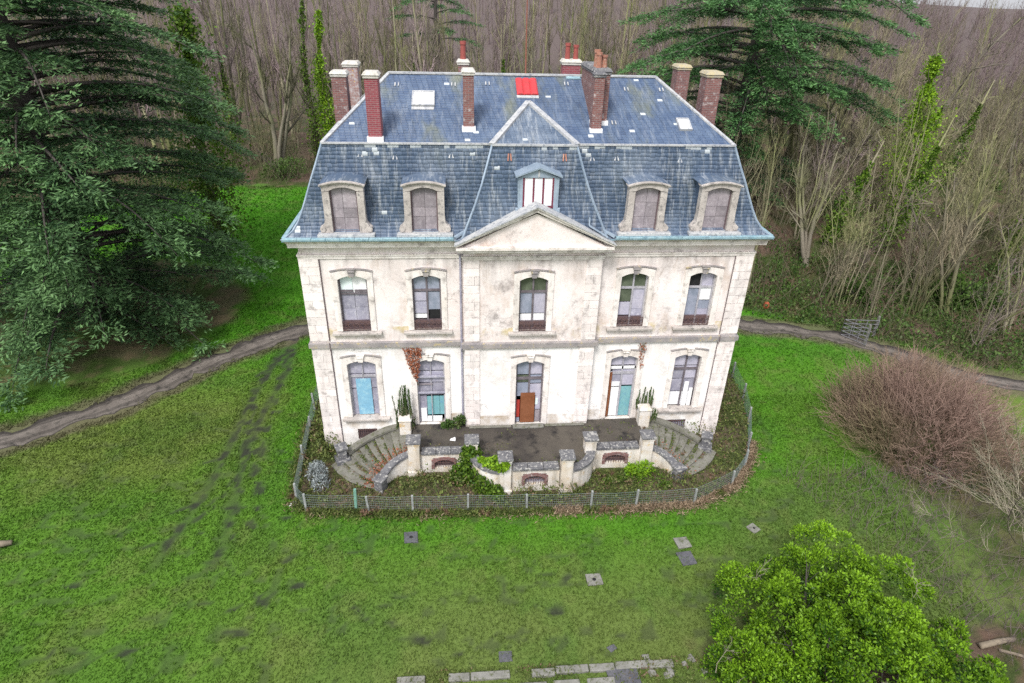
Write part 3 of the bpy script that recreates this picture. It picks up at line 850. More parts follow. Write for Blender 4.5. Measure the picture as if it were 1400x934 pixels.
PAN[(2, 0)] = [(0, .5, .76, 1, M_gblue, 'pane', 0), (.5, 1, .76, 1, M_glil, 'pane', .004), (0, .5, .64, .75, M_gdark, 'pane', 0), (.5, 1, .62, .75, M_gblue, 'pane', 0), (0, .5, .42, .63, M_gblue, 'pane', .004), (.5, 1, .42, .61, M_glil, 'pane', 0), (.2, .74, 0, .48, M_brown, 'door_panel', -.06), (0, .19, .08, .36, M_redp, 'board', 0), (0, .19, 0, .07, M_gblue, 'board', 0), (.76, 1, .20, .42, M_glil, 'board', 0), (.76, 1, 0, .19, M_dboard, 'board', 0), (.76, .86, .28, .38, M_pale, 'board', -.02)]
PAN[(3, 0)] = [(0, .5, .82, 1, M_glil, 'pane', 0), (.5, 1, .82, 1, M_glil, 'pane', .004), (0, 1, .765, .81, M_white, 'plank', -.05), (.14, .5, .56, .75, M_board, 'pane', 0), (.5, 1, .50, .75, M_glil, 'pane', 0), (.14, .5, .48, .56, M_gwhite, 'pane', 0), (0, .14, 0, .72, M_brown, 'plank', -.08), (.16, .47, 0, .47, M_white, 'board', -.01), (.47, 1, 0.0, .48, M_teal, 'door_panel', 0)]
PAN[(4, 0)] = [(0, .5, .76, 1, M_glil, 'pane', 0), (.5, 1, .76, 1, M_glil, 'pane', .004), (0, .5, .52, .75, M_board, 'pane', 0), (.5, 1, .52, .75, M_glil, 'pane', 0), (0, .5, .28, .51, M_board, 'pane', .004), (.5, 1, .28, .51, M_board, 'pane', 0), (0, .5, .02, .27, M_gwhite, 'pane', 0), (.5, 1, .02, .27, M_gwhite, 'pane', .004), (.58, .76, .0, .46, M_white, 'plank', -.05), (.80, .98, 0, .34, M_white, 'plank', -.05)]
WLAB = {(0, 1): 'upper window with mint and white top boards', (1, 1): 'upper window with one black missing pane', (2, 1): 'upper window over the door with green top panes', (3, 1): 'upper window with dark green panes', (4, 1): 'upper window with a broken black top corner',
        (0, 0): 'ground floor window boarded with a bright blue sheet', (1, 0): 'boarded garden door with planks across it and teal boards', (2, 0): 'central garden door with a brown panel', (3, 0): 'garden door with teal panel and brown plank', (4, 0): 'ground floor window with peeling white lower panes'}
for (k, fl, cx, z0, z1, w, y) in WIN:
    W_ = empty('window' if fl or k in (0, 4) else 'door_window', (cx, y, z0))
    W_.parent = H
    W_['label'] = WLAB[(k, fl)]
    h = z1 - z0
    rise = 0.16
    L = lambda: MB((cx, y, z0))
    # architrave: jambs and segmental head
    mb = L()
    jw = 0.23
    for s in (-1, 1):
        a, b = cx + s * w / 2, cx + s * (w / 2 + jw)
        mb.box(min(a, b), max(a, b), y - 0.05, y + 0.24, z0, z1 - rise - 0.002)
    ar = arch_pts(cx, w, z1, rise)
    outer = arch_pts(cx, w + 2 * jw, z1 + 0.24, 0.12)
    mb.prism([(cx - w / 2 - jw, z1 - rise)] + ar + [(cx + w / 2 + jw, z1 - rise)] + outer[::-1], y - 0.055, y + 0.24, 'y')
    mb.build('architrave', M_trim, W_)
    mb = L()      # scrolled keystone
    mb.prism([(cx - 0.09, z1 - 0.03), (cx + 0.09, z1 - 0.03), (cx + 0.15, z1 + 0.27), (cx - 0.15, z1 + 0.27)], y - 0.12, y + 0.02, 'y')
    mb.box(cx - 0.17, cx + 0.17, y - 0.15, y + 0.02, z1 + 0.273, z1 + 0.32)
    mb.tube([(cx - 0.13, y - 0.11, z1 + 0.2), (cx + 0.13, y - 0.11, z1 + 0.2)], 0.05, 8)
    mb.build('keystone', M_string if fl else M_trim, W_)
    hp = arch_pts(cx, w + 0.50, z1 + 0.30, 0.10, 10)
    mb = L()      # hood mould either side of the keystone
    for i in range(10):
        if i == 5:
            mb.build('hood_mould', M_string, W_)
            mb = L()
        if abs(hp[i][0] + hp[i + 1][0] - 2 * cx) / 2 < 0.2: continue
        (xa, za), (xb, zb) = hp[i], hp[i + 1]
        mb.hexa([(xa, y - 0.075, za - 0.03), (xb, y - 0.075, zb - 0.03), (xb, y + 0.01, zb - 0.03), (xa, y + 0.01, za - 0.03), (xa, y - 0.075, za + 0.02), (xb, y - 0.075, zb + 0.02), (xb, y + 0.01, zb + 0.02), (xa, y + 0.01, za + 0.02)])
    mb.build('hood_mould', M_string, W_)
    if fl or k in (0, 4):
        mb = L()
        mb.hexa([(cx - w / 2 - 0.42, y - 0.20, z0 - 0.14), (cx + w / 2 + 0.42, y - 0.20, z0 - 0.14), (cx + w / 2 + 0.42, y + 0.3, z0 - 0.14), (cx - w / 2 - 0.42, y + 0.3, z0 - 0.14),
                 (cx - w / 2 - 0.42, y - 0.20, z0 - 0.035), (cx + w / 2 + 0.42, y - 0.20, z0 - 0.035), (cx + w / 2 + 0.42, y + 0.3, z0 - 0.003), (cx - w / 2 - 0.42, y + 0.3, z0 - 0.003)])
        mb.build('sill', M_dormer, W_, 0.012)
    # frame
    fm = M_frame if (k, fl) in ((1, 1), (2, 1), (4, 0), (0, 1), (2, 0)) else M_pframe
    mb = L()
    yy = y + 0.165
    for a, b, c, d in ((0, .055, 0, 1), (.945, 1, 0, 1), (.47, .53, 0 if not (k == 2 and fl == 0) else .48, 1), (.055, .47, .685, .725), (.53, .945, .685, .725)):
        if (k, fl) in ((0, 1), (0, 0), (1, 0)) and a == .47: a, b = .485, .515
        if (k, fl) == (0, 1) and a == .485: continue
        mb.box(cx - w / 2 + a * w, cx - w / 2 + b * w, yy - 0.03, yy + 0.012, z0 + c * h + 0.002, z0 + d * h - 0.002)
    if (k, fl) == (0, 1): mb.box(cx - w / 2 + .06, cx + w / 2 - .06, yy - 0.04, yy + 0.01, z0 + .645 * h, z0 + .672 * h)
    mb.build('frame', fm, W_)
    for (u0, u1, v0, v1, m_, nm, dy_) in PAN[(k, fl)]:
        g = 0.006
        x0, x1 = cx - w / 2 + u0 * w + g, cx - w / 2 + u1 * w - g
        za, zb = z0 + v0 * h + g, z0 + v1 * h - g
        yb = yy + 0.02 + dy_
        mb = L()
        t = random.random()
        rot = random.uniform(-0.012, 0.012) if nm == 'board' and dy_ < -0.02 else 0.0
        th = 0.02 if nm != 'plank' else 0.03
        mb.hexa([(x0 + rot, yb, za), (x1 + rot, yb, za + rot), (x1 + rot, yb + th, za + rot), (x0 + rot, yb + th, za), (x0 - rot, yb, zb), (x1 - rot, yb, zb + rot), (x1 - rot, yb + th, zb + rot), (x0 - rot, yb + th, zb)], t)
        mb.build(nm, m_, W_)
    # a blocking board low inside, so that no sky shows through the house
    if fl:
        # wrought-iron guard with scrolls
        mb = L()
        yr = y - 0.02
        xa, xb, za, zb = cx - w / 2 + 0.01, cx + w / 2 - 0.01, z0 + 0.03, z0 + 0.42
        for z in (za, za + 0.06, zb - 0.045, zb): mb.bar((xa, yr, z), (xb, yr, z), 0.022, 0.022)
        n = 5
        for i in range(n):
            c = xa + (xb - xa) * (i + 0.5) / n
            rr = 0.095
            ring = [(c + rr * math.cos(q * math.pi / 5), yr, (za + zb) / 2 + 0.01 + rr * math.sin(q * math.pi / 5)) for q in range(11)]
            mb.tube(ring, 0.012, 4, cap=False)
            ring = [(c + 0.045 * math.cos(q * math.pi / 4), yr, (za + zb) / 2 + 0.01 + 0.045 * math.sin(q * math.pi / 4)) for q in range(7)]
            mb.tube(ring, 0.010, 4)
        for i in range(n + 1):
            c = xa + (xb - xa) * i / n
            mb.bar((c, yr, za), (c, yr, zb), 0.018, 0.018, (0, 1, 0))
        mb.build('railing', M_iron, W_)
        L().box(cx - w / 2 + 0.01, cx + w / 2 - 0.01, yy - 0.028, yy - 0.006, z0 + 0.005, z0 + 0.17 * h).build('kick_board', M_dark, W_)
o = MB((0.32, -PJ + 0.17, 3.95)).prism([(0.32 + 0.11 * math.cos(i * math.pi / 6), 3.95 + 0.11 * math.sin(i * math.pi / 6)) for i in range(12)], -PJ + 0.16, -PJ + 0.175, 'y').build('fanlight_vent', M_white, H)
# cellar lights under the end windows
for cx, z0, z1, w in CELLAR:
    c = empty('cellar_window', (cx, 0.0, z0)); c.parent = H
    mb = MB((cx, 0, z0))
    for i in range(9):
        x = cx - w / 2 + w * (i + 0.5) / 9
        mb.bar((x, 0.02, z0), (x, 0.02, z1), 0.022, 0.022, (0, 1, 0))
    mb.bar((cx - w / 2, 0.02, z1 - 0.08), (cx + w / 2, 0.02, z1 - 0.08), 0.03, 0.025)
    mb.build('grille', M_iron, c)
    MB((cx, 0, z0)).box(cx - w / 2, cx + w / 2, 0.10, 0.13, z0, z1).build('board', M_board if cx > 0 else M_dark, c)
# rainwater pipes and conductor cables
MB().tube([(-BAY - 0.12, -0.07, 9.3), (-BAY - 0.12, -0.07, 5.40)], 0.045, 8).tube([(-BAY - 0.12, -0.19, 5.5), (-BAY - 0.12, -0.19, 5.0), (-BAY - 0.12, -0.07, 4.8), (-BAY - 0.12, -0.07, 1.1)], 0.045, 8).build('rainwater_pipe', M_board, H)
MB().box(-BAY - 0.22, -BAY - 0.02, -0.20, -0.02, 9.2, 9.45).build('rainwater_hopper', M_dboard, H)
for s in (-1, 1):
    MB().tube([(s * 8.27, -0.03, 9.0), (s * 8.27, -0.03, 5.40)], 0.016, 5).tube([(s * 8.27, -0.16, 5.4), (s * 8.27, -0.16, 5.0)], 0.016, 5).tube([(s * 8.27, -0.03, 5.0), (s * 8.27, -0.03, 0.2)], 0.016, 5).build('conductor_cable', M_dark, H)

# ------------------------------------------------------------------ roof
ZB, XBk, YBk = 13.09, 7.86, 1.17
ZR, XR, YR = 15.06, 5.644, 5.406
YBB = YB - YBk       # rear break
PROF = [(1.77, 9.95), (1.62, 10.00), (1.36, 10.16), (1.12, 10.46), (0.95, 10.80), (0.76, 11.25), (0.52, 11.85), (0.26, 12.45), (0.0, 13.09)]   # outward offset, height
ROOF = empty('roof', (0, 0, 9.95)); ROOF.parent = H
def rb(): return MB((0, 0, 9.95))
SL_V, SL_F, SL_T = [], [], []
def resample(A, B, step):
    A, B = np.array(A, float), np.array(B, float)
    mid = (A + B) / 2
    s = np.r_[0, np.cumsum(np.linalg.norm(np.diff(mid, axis=0), axis=1))]
    # use slope length seen from the course direction: drop the along-course drift
    n = max(2, int(round(s[-1] / step)))
    q = np.linspace(0, s[-1], n + 1)
    f = lambda P: np.stack([np.interp(q, s, P[:, k]) for k in range(3)], 1)
    return f(A), f(B)
def slates(A, B, step=0.15, w=0.21, pale=None):
    A, B = resample(A, B, step)
    n = len(A) - 1
    for i in range(n):
        a0, b0, a1, b1 = A[i], B[i], A[i + 1], B[i + 1]
        ax = (b0 - a0) / np.linalg.norm(b0 - a0)
        mid = (a0 + b0) / 2
        slope = (a1 + b1) / 2 - mid
        slope = slope - ax * (slope @ ax)
        nn = np.cross(ax, slope); nn /= np.linalg.norm(nn)
        la0, lb0 = (a0 - mid) @ ax, (b0 - mid) @ ax
        la1, lb1 = (a1 - mid) @ ax, (b1 - mid) @ ax
        u = la0 - (w / 2 if i % 2 else 0)
        while u < lb0:
            ua, ub = max(u, la0) + 0.004, min(u + w, lb0) - 0.004
            u += w
            if ub - ua < 0.03: continue
            ta, tb = np.clip(ua, la1, lb1), np.clip(ub, la1, lb1)
            lift = 0.008 + random.uniform(-0.002, 0.006)
            dz = random.uniform(-0.16, 0.16)
            bl = mid + ax * ua + nn * lift + slope * dz
            br_ = mid + ax * ub + nn * (lift + random.uniform(-0.004, 0.004)) + slope * dz
            tr = mid + slope * 1.05 + ax * tb + nn * 0.006
            tl = mid + slope * 1.05 + ax * ta + nn * 0.006
            k = len(SL_V)
            SL_V.extend([bl, br_, tr, tl, bl - nn * 0.02, br_ - nn * 0.02])
            SL_F.extend([(k, k + 1, k + 2, k + 3), (k + 4, k + 5, k + 1, k)])
            t = min(1.0, max(0.0, random.gauss(0.45, 0.13) + .9 * (hash2(np.float64(round((ua + ub) / w)), 3.0, 5) - .5) * .6))
            c = (bl + tr) / 2
            if pale is not None and random.random() < pale(c, i / n): t = 2.0
            SL_T.extend([t, t])
def pale_m(c, f):      # bleached and renewed slates just under the break
    u = c[0] + c[1]
    q = float(fbm(np.array([u * 1.5]), np.array([c[2] * .9]), 41)[0])
    r_ = float(vnoise(np.array([u * 0.45]), np.array([3.3]), 43)[0])
    if f > 0.955: return 0.75 if q > 0.50 else 0.04
    if f > 0.86: return 0.8 if q > 0.66 else 0.01
    return 0.4 if q > 0.735 and r_ > .5 else 0.002
def pale_u(c, f): return 0.004
def prof_line(cx, cy, ox, oy): return [(cx + ox * o_ * .86, cy + oy * o_, z) for o_, z in PROF]
fl_, fr_ = prof_line(-XBk, YBk, -1, -1), prof_line(XBk, YBk, 1, -1)
rl_, rr_ = prof_line(-XBk, YBB, -1, 1), prof_line(XBk, YBB, 1, 1)
def interp_at(P, z):
    P = np.array(P); return [np.interp(z, P[:, 2], P[:, k]) for k in (0, 1)]
# pavilion outline (in front of the main slope)
PV = [(2.80, -0.52, 9.95), (2.70, -0.45, 10.1), (2.58, -0.33, 10.4), (2.45, -0.20, 10.7), (2.25, 0.02, 11.15), (2.02, 0.28, 11.75), (1.80, 0.56, 12.45), (1.60, 0.84, 13.12)]
def pv_x(z): return np.interp(z, [p[2] for p in PV], [p[0] for p in PV])
# main front slope left and right of the pavilion
pl = [(-pv_x(z) + 0.05, y, z) for (x, y, z) in fl_]
pr_ = [(pv_x(z) - 0.05, y, z) for (x, y, z) in fr_]
slates(fl_, pl, pale=pale_m)
slates(pr_, fr_, pale=pale_m)
slates(rl_, fl_, step=0.16, w=0.24, pale=pale_m)          # left side
slates(fr_, rr_, step=0.16, w=0.24, pale=pale_m)          # right side
SLM = (len(SL_V), len(SL_F))
# upper slopes
RLx, RRx = (-XR, YR, ZR), (XR, YR, ZR)
slates([(-XBk, YBk, ZB), RLx], [(XBk, YBk, ZB), RRx], step=0.16, w=0.22, pale=pale_u)
slates([(-XBk, YBB, ZB), (-XR, YR, ZR)], [(-XBk, YBk, ZB), (-XR, YR, ZR)], step=0.16, w=0.24)
slates([(XBk, YBk, ZB), (XR, YR, ZR)], [(XBk, YBB, ZB), (XR, YR, ZR)], step=0.16, w=0.24)
SLU = (len(SL_V), len(SL_F))
# pavilion: front, two flanks, cap
pa, pb = [(-x, y, z) for x, y, z in PV], [(x, y, z) for x, y, z in PV]
slates(pa, pb, pale=pale_m)
def main_y(z): return float(np.interp(z, [p[1] for p in PROF], [YBk - p[0] for p in PROF]))
slates([(-x + 0.25, main_y(z) + 0.25, z) for x, y, z in PV], pa, step=0.15, w=0.2)
slates(pb, [(x - 0.25, main_y(z) + 0.25, z) for x, y, z in PV], step=0.15, w=0.2)
APX = (0.0, 3.60, 14.24)
slates([(-1.60, 0.84, 13.13), APX], [(1.60, 0.84, 13.13), APX], step=0.15, w=0.2, pale=pale_u)
SV, SF, ST = np.array(SL_V) - np.array([0, 0, 9.95]), np.array(SL_F), np.array(SL_T)
for nm, fa_, fb_, m_ in (('mansard_slates', 0, SLM[1], M_slate), ('upper_slates', SLM[1], SLU[1], M_slateu), ('pavilion_slates', SLU[1], len(SF), M_slate)):
    v0, v1 = SF[fa_:fb_].min(), SF[fa_:fb_].max() + 1
    so = link(np_mesh(nm, SV[v0:v1], SF[fa_:fb_] - v0, m_, ST[fa_:fb_]), nm, ROOF); so['kind'] = 'stuff'
# boarding under the slates
mb = rb()
def strip(A, B, d=0.0):
    A, B = np.array(A, float), np.array(B, float)
    for i in range(len(A) - 1):
        mb.add([A[i], B[i], B[i + 1], A[i + 1]], [(0, 1, 2, 3)])
dn = lambda P, ix, iy: [(x + ix, y + iy, z - 0.02) for x, y, z in P]
strip(dn(fl_, .03, .03), dn(fr_, -.03, .03)); strip(dn(rl_, .03, -.03), dn(fl_, .03, .03)); strip(dn(fr_, -.03, .03), dn(rr_, -.03, -.03)); strip(dn(rr_, -.03, -.03), dn(rl_, .03, -.03))
q = 0.03
for a, b, c, d in (((-XBk, YBk), (XBk, YBk), (XR, YR), (-XR, YR)), ((XBk, YBB), (-XBk, YBB), (-XR, YR), (XR, YR)), ((-XBk, YBB), (-XBk, YBk), (-XR, YR), (-XR, YR)), ((XBk, YBk), (XBk, YBB), (XR, YR), (XR, YR))):
    mb.add([(*a, ZB - q), (*b, ZB - q), (*c, ZR - q), (*d, ZR - q)], [(0, 1, 2, 3)])
strip(dn(pa, .03, .03), dn(pb, -.03, .03))
strip([(-x + 0.28, main_y(z) + 0.3, z) for x, y, z in PV], dn(pa, .03, .03)); strip(dn(pb, -.03, .03), [(x - 0.28, main_y(z) + 0.3, z) for x, y, z in PV])
mb.add([(-1.6, 0.84, 13.10), (1.6, 0.84, 13.10), (0, 3.6, 14.21), (-1.6, 1.7, 13.1), (1.6, 1.7, 13.1)], [(0, 1, 2), (0, 2, 3), (1, 4, 2)])
mb.build('roof_boarding', M_slate, ROOF)
# flashings: break line, ridge, hips
def flash(name, pts, w=0.16, h=0.05, m_=M_flash):
    mb = rb()
    for a, b in zip(pts[:-1], pts[1:]): mb.bar(a, b, w, h)
    mb.build(name, m_, ROOF)
flash('break_flashing', [(-XBk - .03, YBk - .02, ZB + .02), (-1.66, YBk - .02, ZB + .02)], 0.12, 0.06)
flash('break_flashing', [(1.66, YBk - .02, ZB + .02), (XBk + .03, YBk - .02, ZB + .02)], 0.12, 0.06)
flash('break_flashing', [(-XBk - .02, YBk, ZB + .02), (-XBk - .02, YBB, ZB + .02)], 0.12, 0.06)
flash('break_flashing', [(XBk + .02, YBk, ZB + .02), (XBk + .02, YBB, ZB + .02)], 0.12, 0.06)
flash('ridge_flashing', [(-XR - .05, YR, ZR + .03), (XR + .05, YR, ZR + .03)], 0.26, 0.07)
for s in (-1, 1):
    flash('hip_flashing', [(s * XBk, YBk, ZB + .03), (s * XR, YR, ZR + .03)], 0.15, 0.06)
    flash('hip_flashing', [(s * XBk, YBB, ZB + .03), (s * XR, YR, ZR + .03)], 0.15, 0.06)
    flash('pavilion_hip_flashing', [(s * 1.62, 0.82, 13.16), (0, 3.60, 14.27)], 0.22, 0.11)
    flash('mansard_hip_flashing', [(x * 1.0 + (0.02 * s), y, z + 0.02) for x, y, z in (fr_ if s > 0 else fl_)], 0.07, 0.05, M_zinc)
    flash('pavilion_edge_flashing', [(s * x, y - 0.01, z + 0.02) for x, y, z in PV], 0.07, 0.05, M_zinc)
flash('pavilion_break_flashing', [(-1.62, 0.82, 13.15), (1.62, 0.82, 13.15)], 0.13, 0.07)
# gutters on the cornice
for s in (-1, 1):
    mb = rb()
    prof = [(0, 0), (0.02, 0.10), (-0.01, 0.12), (-0.16, 0.12), (-0.18, 0.05), (-0.15, 0.0)]
    x0, x1 = s * (BAY + 0.35), s * 9.36
    for i in range(12):
        a, b = x0 + (x1 - x0) * i / 12, x0 + (x1 - x0) * (i + 1) / 12 - s * 0.004
        mb.box(min(a, b), max(a, b), -0.66 - random.uniform(0, .008), -0.49, 9.943, 10.045 + random.uniform(-0.006, 0.006))
    mb.build('gutter', M_gutter, ROOF, 0.012)
    mb = rb(); mb.box(min(s * 9.26, s * 9.41), max(s * 9.26, s * 9.41), -0.48, YB + 0.5, 9.943, 10.045)
    mb.build('gutter', M_gutter, ROOF, 0.012)
    flash('valley_gutter', [(s * 3.05, -0.62, 10.06), (s * 2.62, -0.30, 10.22)], 0.12, 0.08, M_zinc)
# loose zinc strip beside the pediment on the right
rb().bar((2.05, -0.45, 10.45), (2.75, -0.72, 10.08), 0.10, 0.03).bar((2.05, -0.40, 10.75), (2.05, -0.45, 10.45), 0.05, 0.03, (0, 1, 0)).build('loose_zinc_strip', M_zinc, ROOF)
# slater's hooks
def on_upper(x, y): return (x, y, ZB + (y - YBk) * (ZR - ZB) / (YR - YBk))
HK = [(gpt_x, z) for gpt_x, z in ((-5.22, 12.72), (-3.13, 12.78), (-6.5, 12.8), (2.25, 12.70), (3.2, 12.72), (5.7, 12.66))]
for x, z in HK:
    yv = YBk - float(np.interp(z, [p[1] for p in PROF], [p[0] for p in PROF])) - 0.04
    mb = rb()
    for d in (-0.07, 0.07): mb.bar((x + d, yv - 0.03, z - 0.16), (x + d * 0.6, yv + 0.09, z + 0.06), 0.05, 0.03)
    mb.bar((x - 0.12, yv + 0.12, z + 0.12), (x + 0.12, yv + 0.12, z + 0.12), 0.08, 0.02, (0, -1, 0.6))
    mb.build('roof_hook', M_flash, ROOF)
for x in (-0.96, 1.12):
    mb = rb()
    for d in (-0.06, 0.06): mb.bar((x + d, 0.56, 12.62), (x + d * 0.6, 0.68, 12.86), 0.05, 0.03)
    mb.build('roof_hook', M_terra, ROOF)
for x, y in ((-5.3, 4.6), (-3.0, 4.65), (-1.6, 4.75), (1.7, 4.8), (4.2, 4.5), (5.7, 4.5), (3.05, 3.1), (-2.3, 2.9), (3.3, 2.4)):
    p = on_upper(x, y); mb = rb()
    for d in (-0.07, 0.07): mb.bar((p[0] + d, p[1] - 0.1, p[2] + 0.0), (p[0] + d, p[1] + 0.1, p[2] + 0.1), 0.045, 0.03)
    mb.build('roof_hook', M_flash, ROOF)
# skylights and the red sheet patch
def roof_panel(name, x0, x1, y0, y1, m_, th=0.05, fr=None, corr=0):
    mb = rb()
    n = (0, -0.42, 0.907)
    def pt(x, y, e): p = on_upper(x, y); return (p[0], p[1] + n[1] * e, p[2] + n[2] * e)
    if corr:
        xs = [x0 + (x1 - x0) * i / corr for i in range(corr + 1)]
        for a, b in zip(xs[:-1], xs[1:]):
            m = (a + b) / 2; q = (b - a) * 0.22
            for (u, v, e, g) in ((a, a + q, .05, .10), (a + q, b - q, .10, .10), (b - q, b, .10, .05)):
                mb.hexa([pt(u, y0, .02), pt(v, y0, .02), pt(v, y1, .02), pt(u, y1, .02), pt(u, y0, e), pt(v, y0, g), pt(v, y1, g), pt(u, y1, e)])
    else:
        mb.hexa([pt(x0, y0, .01), pt(x1, y0, .01), pt(x1, y1, .01), pt(x0, y1, .01), pt(x0, y0, th), pt(x1, y0, th), pt(x1, y1, th), pt(x0, y1, th)])
    o = mb.build(name, m_, ROOF)
    if fr:
        mb = rb()
        g = 0.06
        for a, b, c, d in ((x0 - g, x0, y0 - g, y1 + g), (x1, x1 + g, y0 - g, y1 + g), (x0, x1, y0 - g, y0), (x0, x1, y1, y1 + g)):
            mb.hexa([pt(a, c, .0), pt(b, c, .0), pt(b, d, .0), pt(a, d, .0), pt(a, c, th + .03), pt(b, c, th + .03), pt(b, d, th + .03), pt(a, d, th + .03)])
        mb.build(name + '_frame', fr, ROOF)
roof_panel('skylight', -4.60, -3.82, 3.34, 4.12, M_gwhite, 0.07, M_flash)
roof_panel('skylight', 5.93, 6.33, 2.06, 2.62, M_gwhite, 0.07, M_flash)
roof_panel('skylight_flashing', -4.66, -3.78, 3.10, 3.26, M_flash, 0.035)
roof_panel('red_roof_patch', -0.42, 0.46, 4.06, 5.10, M_rtile, corr=3)
roof_panel('patch_flashing', -0.44, 0.46, 3.88, 4.04, M_flash, 0.04)
roof_panel('ridge_tarpaulin', 1.75, 2.35, 5.15, 5.36, M_gutter, 0.06)
# ridge box and mast
rb().box(-0.10, 0.22, 5.28, 5.52, 15.10, 15.42).box(0.02, 0.14, 5.32, 5.46, 15.423, 15.62).build('ridge_box', M_gutter, H)
MB().tube([(0.05, 5.5, 15.1), (0.03, 5.5, 17.0), (0.02, 5.5, 19.4)], [0.035, 0.03, 0.02], 6).build('aerial_mast', M_pole, H)

# chimneys
def chimney(x, y, wx, wy, z0, z1, m_, capm=M_coping, pots=(), pm=M_terra, flash_z=None, cap_h=0.13):
    o = MB((x, y, z0))
    o.hexa([(x - wx / 2, y - wy / 2, z0), (x + wx / 2, y - wy / 2, z0), (x + wx / 2, y + wy / 2, z0), (x - wx / 2, y + wy / 2, z0),
            (x - wx / 2 + .01, y - wy / 2 + .01, z1), (x + wx / 2 - .01, y - wy / 2 + .01, z1), (x + wx / 2 - .01, y + wy / 2 - .01, z1), (x - wx / 2 + .01, y + wy / 2 - .01, z1)])
    ch = o.build('chimney', m_, H, 0.012)
    ch.location = (x, y, z0)
    c = MB((x, y, z0))
    g = 0.07
    c.box(x - wx / 2 - 0.03, x + wx / 2 + 0.03, y - wy / 2 - 0.03, y + wy / 2 + 0.03, z1 - 0.10, z1 + 0.002)
    c.hexa([(x - wx / 2 - g, y - wy / 2 - g, z1 + .004), (x + wx / 2 + g, y - wy / 2 - g, z1 + .004), (x + wx / 2 + g, y + wy / 2 + g, z1 + .004), (x - wx / 2 - g, y + wy / 2 + g, z1 + .004),
            (x - wx / 2 + .02, y - wy / 2 + .02, z1 + cap_h), (x + wx / 2 - .02, y - wy / 2 + .02, z1 + cap_h), (x + wx / 2 - .02, y + wy / 2 - .02, z1 + cap_h), (x - wx / 2 + .02, y + wy / 2 - .02, z1 + cap_h)])
    c.build('cap', capm, ch, 0.015)
    for (px, py, r, h) in pots:
        p = MB((x, y, z0))
        zb = z1 + cap_h - 0.02
        p.lathe(px, py, [(r * 1.1, zb), (r, zb + 0.1), (r * 0.9, zb + h * 0.8), (r * 1.12, zb + h * 0.82), (r * 1.1, zb + h), (r * 0.75, zb + h), (r * 0.72, zb + h * 0.7)], 12)
        p.build('pot', pm, ch)
    if flash_z is not None:
        MB((x, y, z0)).box(x - wx / 2 - .05, x + wx / 2 + .05, y - wy / 2 - .05, y - wy / 2 + .2, flash_z - 0.06, flash_z + 0.16).build('flashing', M_white, ch)
    return ch
M_capw = surf('pale_cap', (0.55, 0.52, 0.48), (0.44, 0.42, 0.38), (0.30, 0.29, 0.24), scale=3.5, fine=24, bmp=0.5)
M_capy = surf('yellow_lichen_cap', (0.40, 0.34, 0.20), (0.34, 0.31, 0.26), (0.48, 0.40, 0.16), scale=4, fine=24, bmp=0.5)
chimney(-5.92, 1.55, 0.50, 0.62, 12.9, 15.42, M_brickr, M_capw, flash_z=13.16)
chimney(-2.44, 2.18, 0.42, 0.60, 13.1, 15.50, M_brick, M_capw, flash_z=13.44)
chimney(-7.75, 5.75, 0.62, 0.66, 12.6, 14.98, M_brick, M_capw)
chimney(-7.70, 8.9, 0.66, 0.80, 12.6, 15.05, M_bricko, M_capw)
chimney(7.72, 4.35, 0.66, 0.80, 12.6, 15.34, M_brick, M_capy)
chimney(7.75, 8.3, 0.62, 0.80, 12.6, 15.22, M_brick, M_capy)
c = chimney(2.68, 3.7, 0.62, 2.75, 13.3, 15.55, M_brick, M_coping, pots=[(2.55, 2.62, .11, .55), (2.78, 2.78, .12, .45), (2.55, 3.0, .12, .62)], pm=M_terra, flash_z=13.62)
chimney(2.50, 2.09, 0.40, 0.40, 13.1, 15.50, M_brick, M_coping, flash_z=13.40, cap_h=0.08)
chimney(2.15, 6.6, 0.80, 0.62, 14.0, 15.50, M_brickr, M_capw, pots=[(1.98, 6.6, .11, .65), (2.34, 6.6, .11, .58)], pm=M_terra2)
chimney(-2.57, 6.6, 0.46, 0.46, 14.0, 15.42, M_brick, M_capw, pots=[(-2.57, 6.6, .12, .72)], pm=M_terra2)

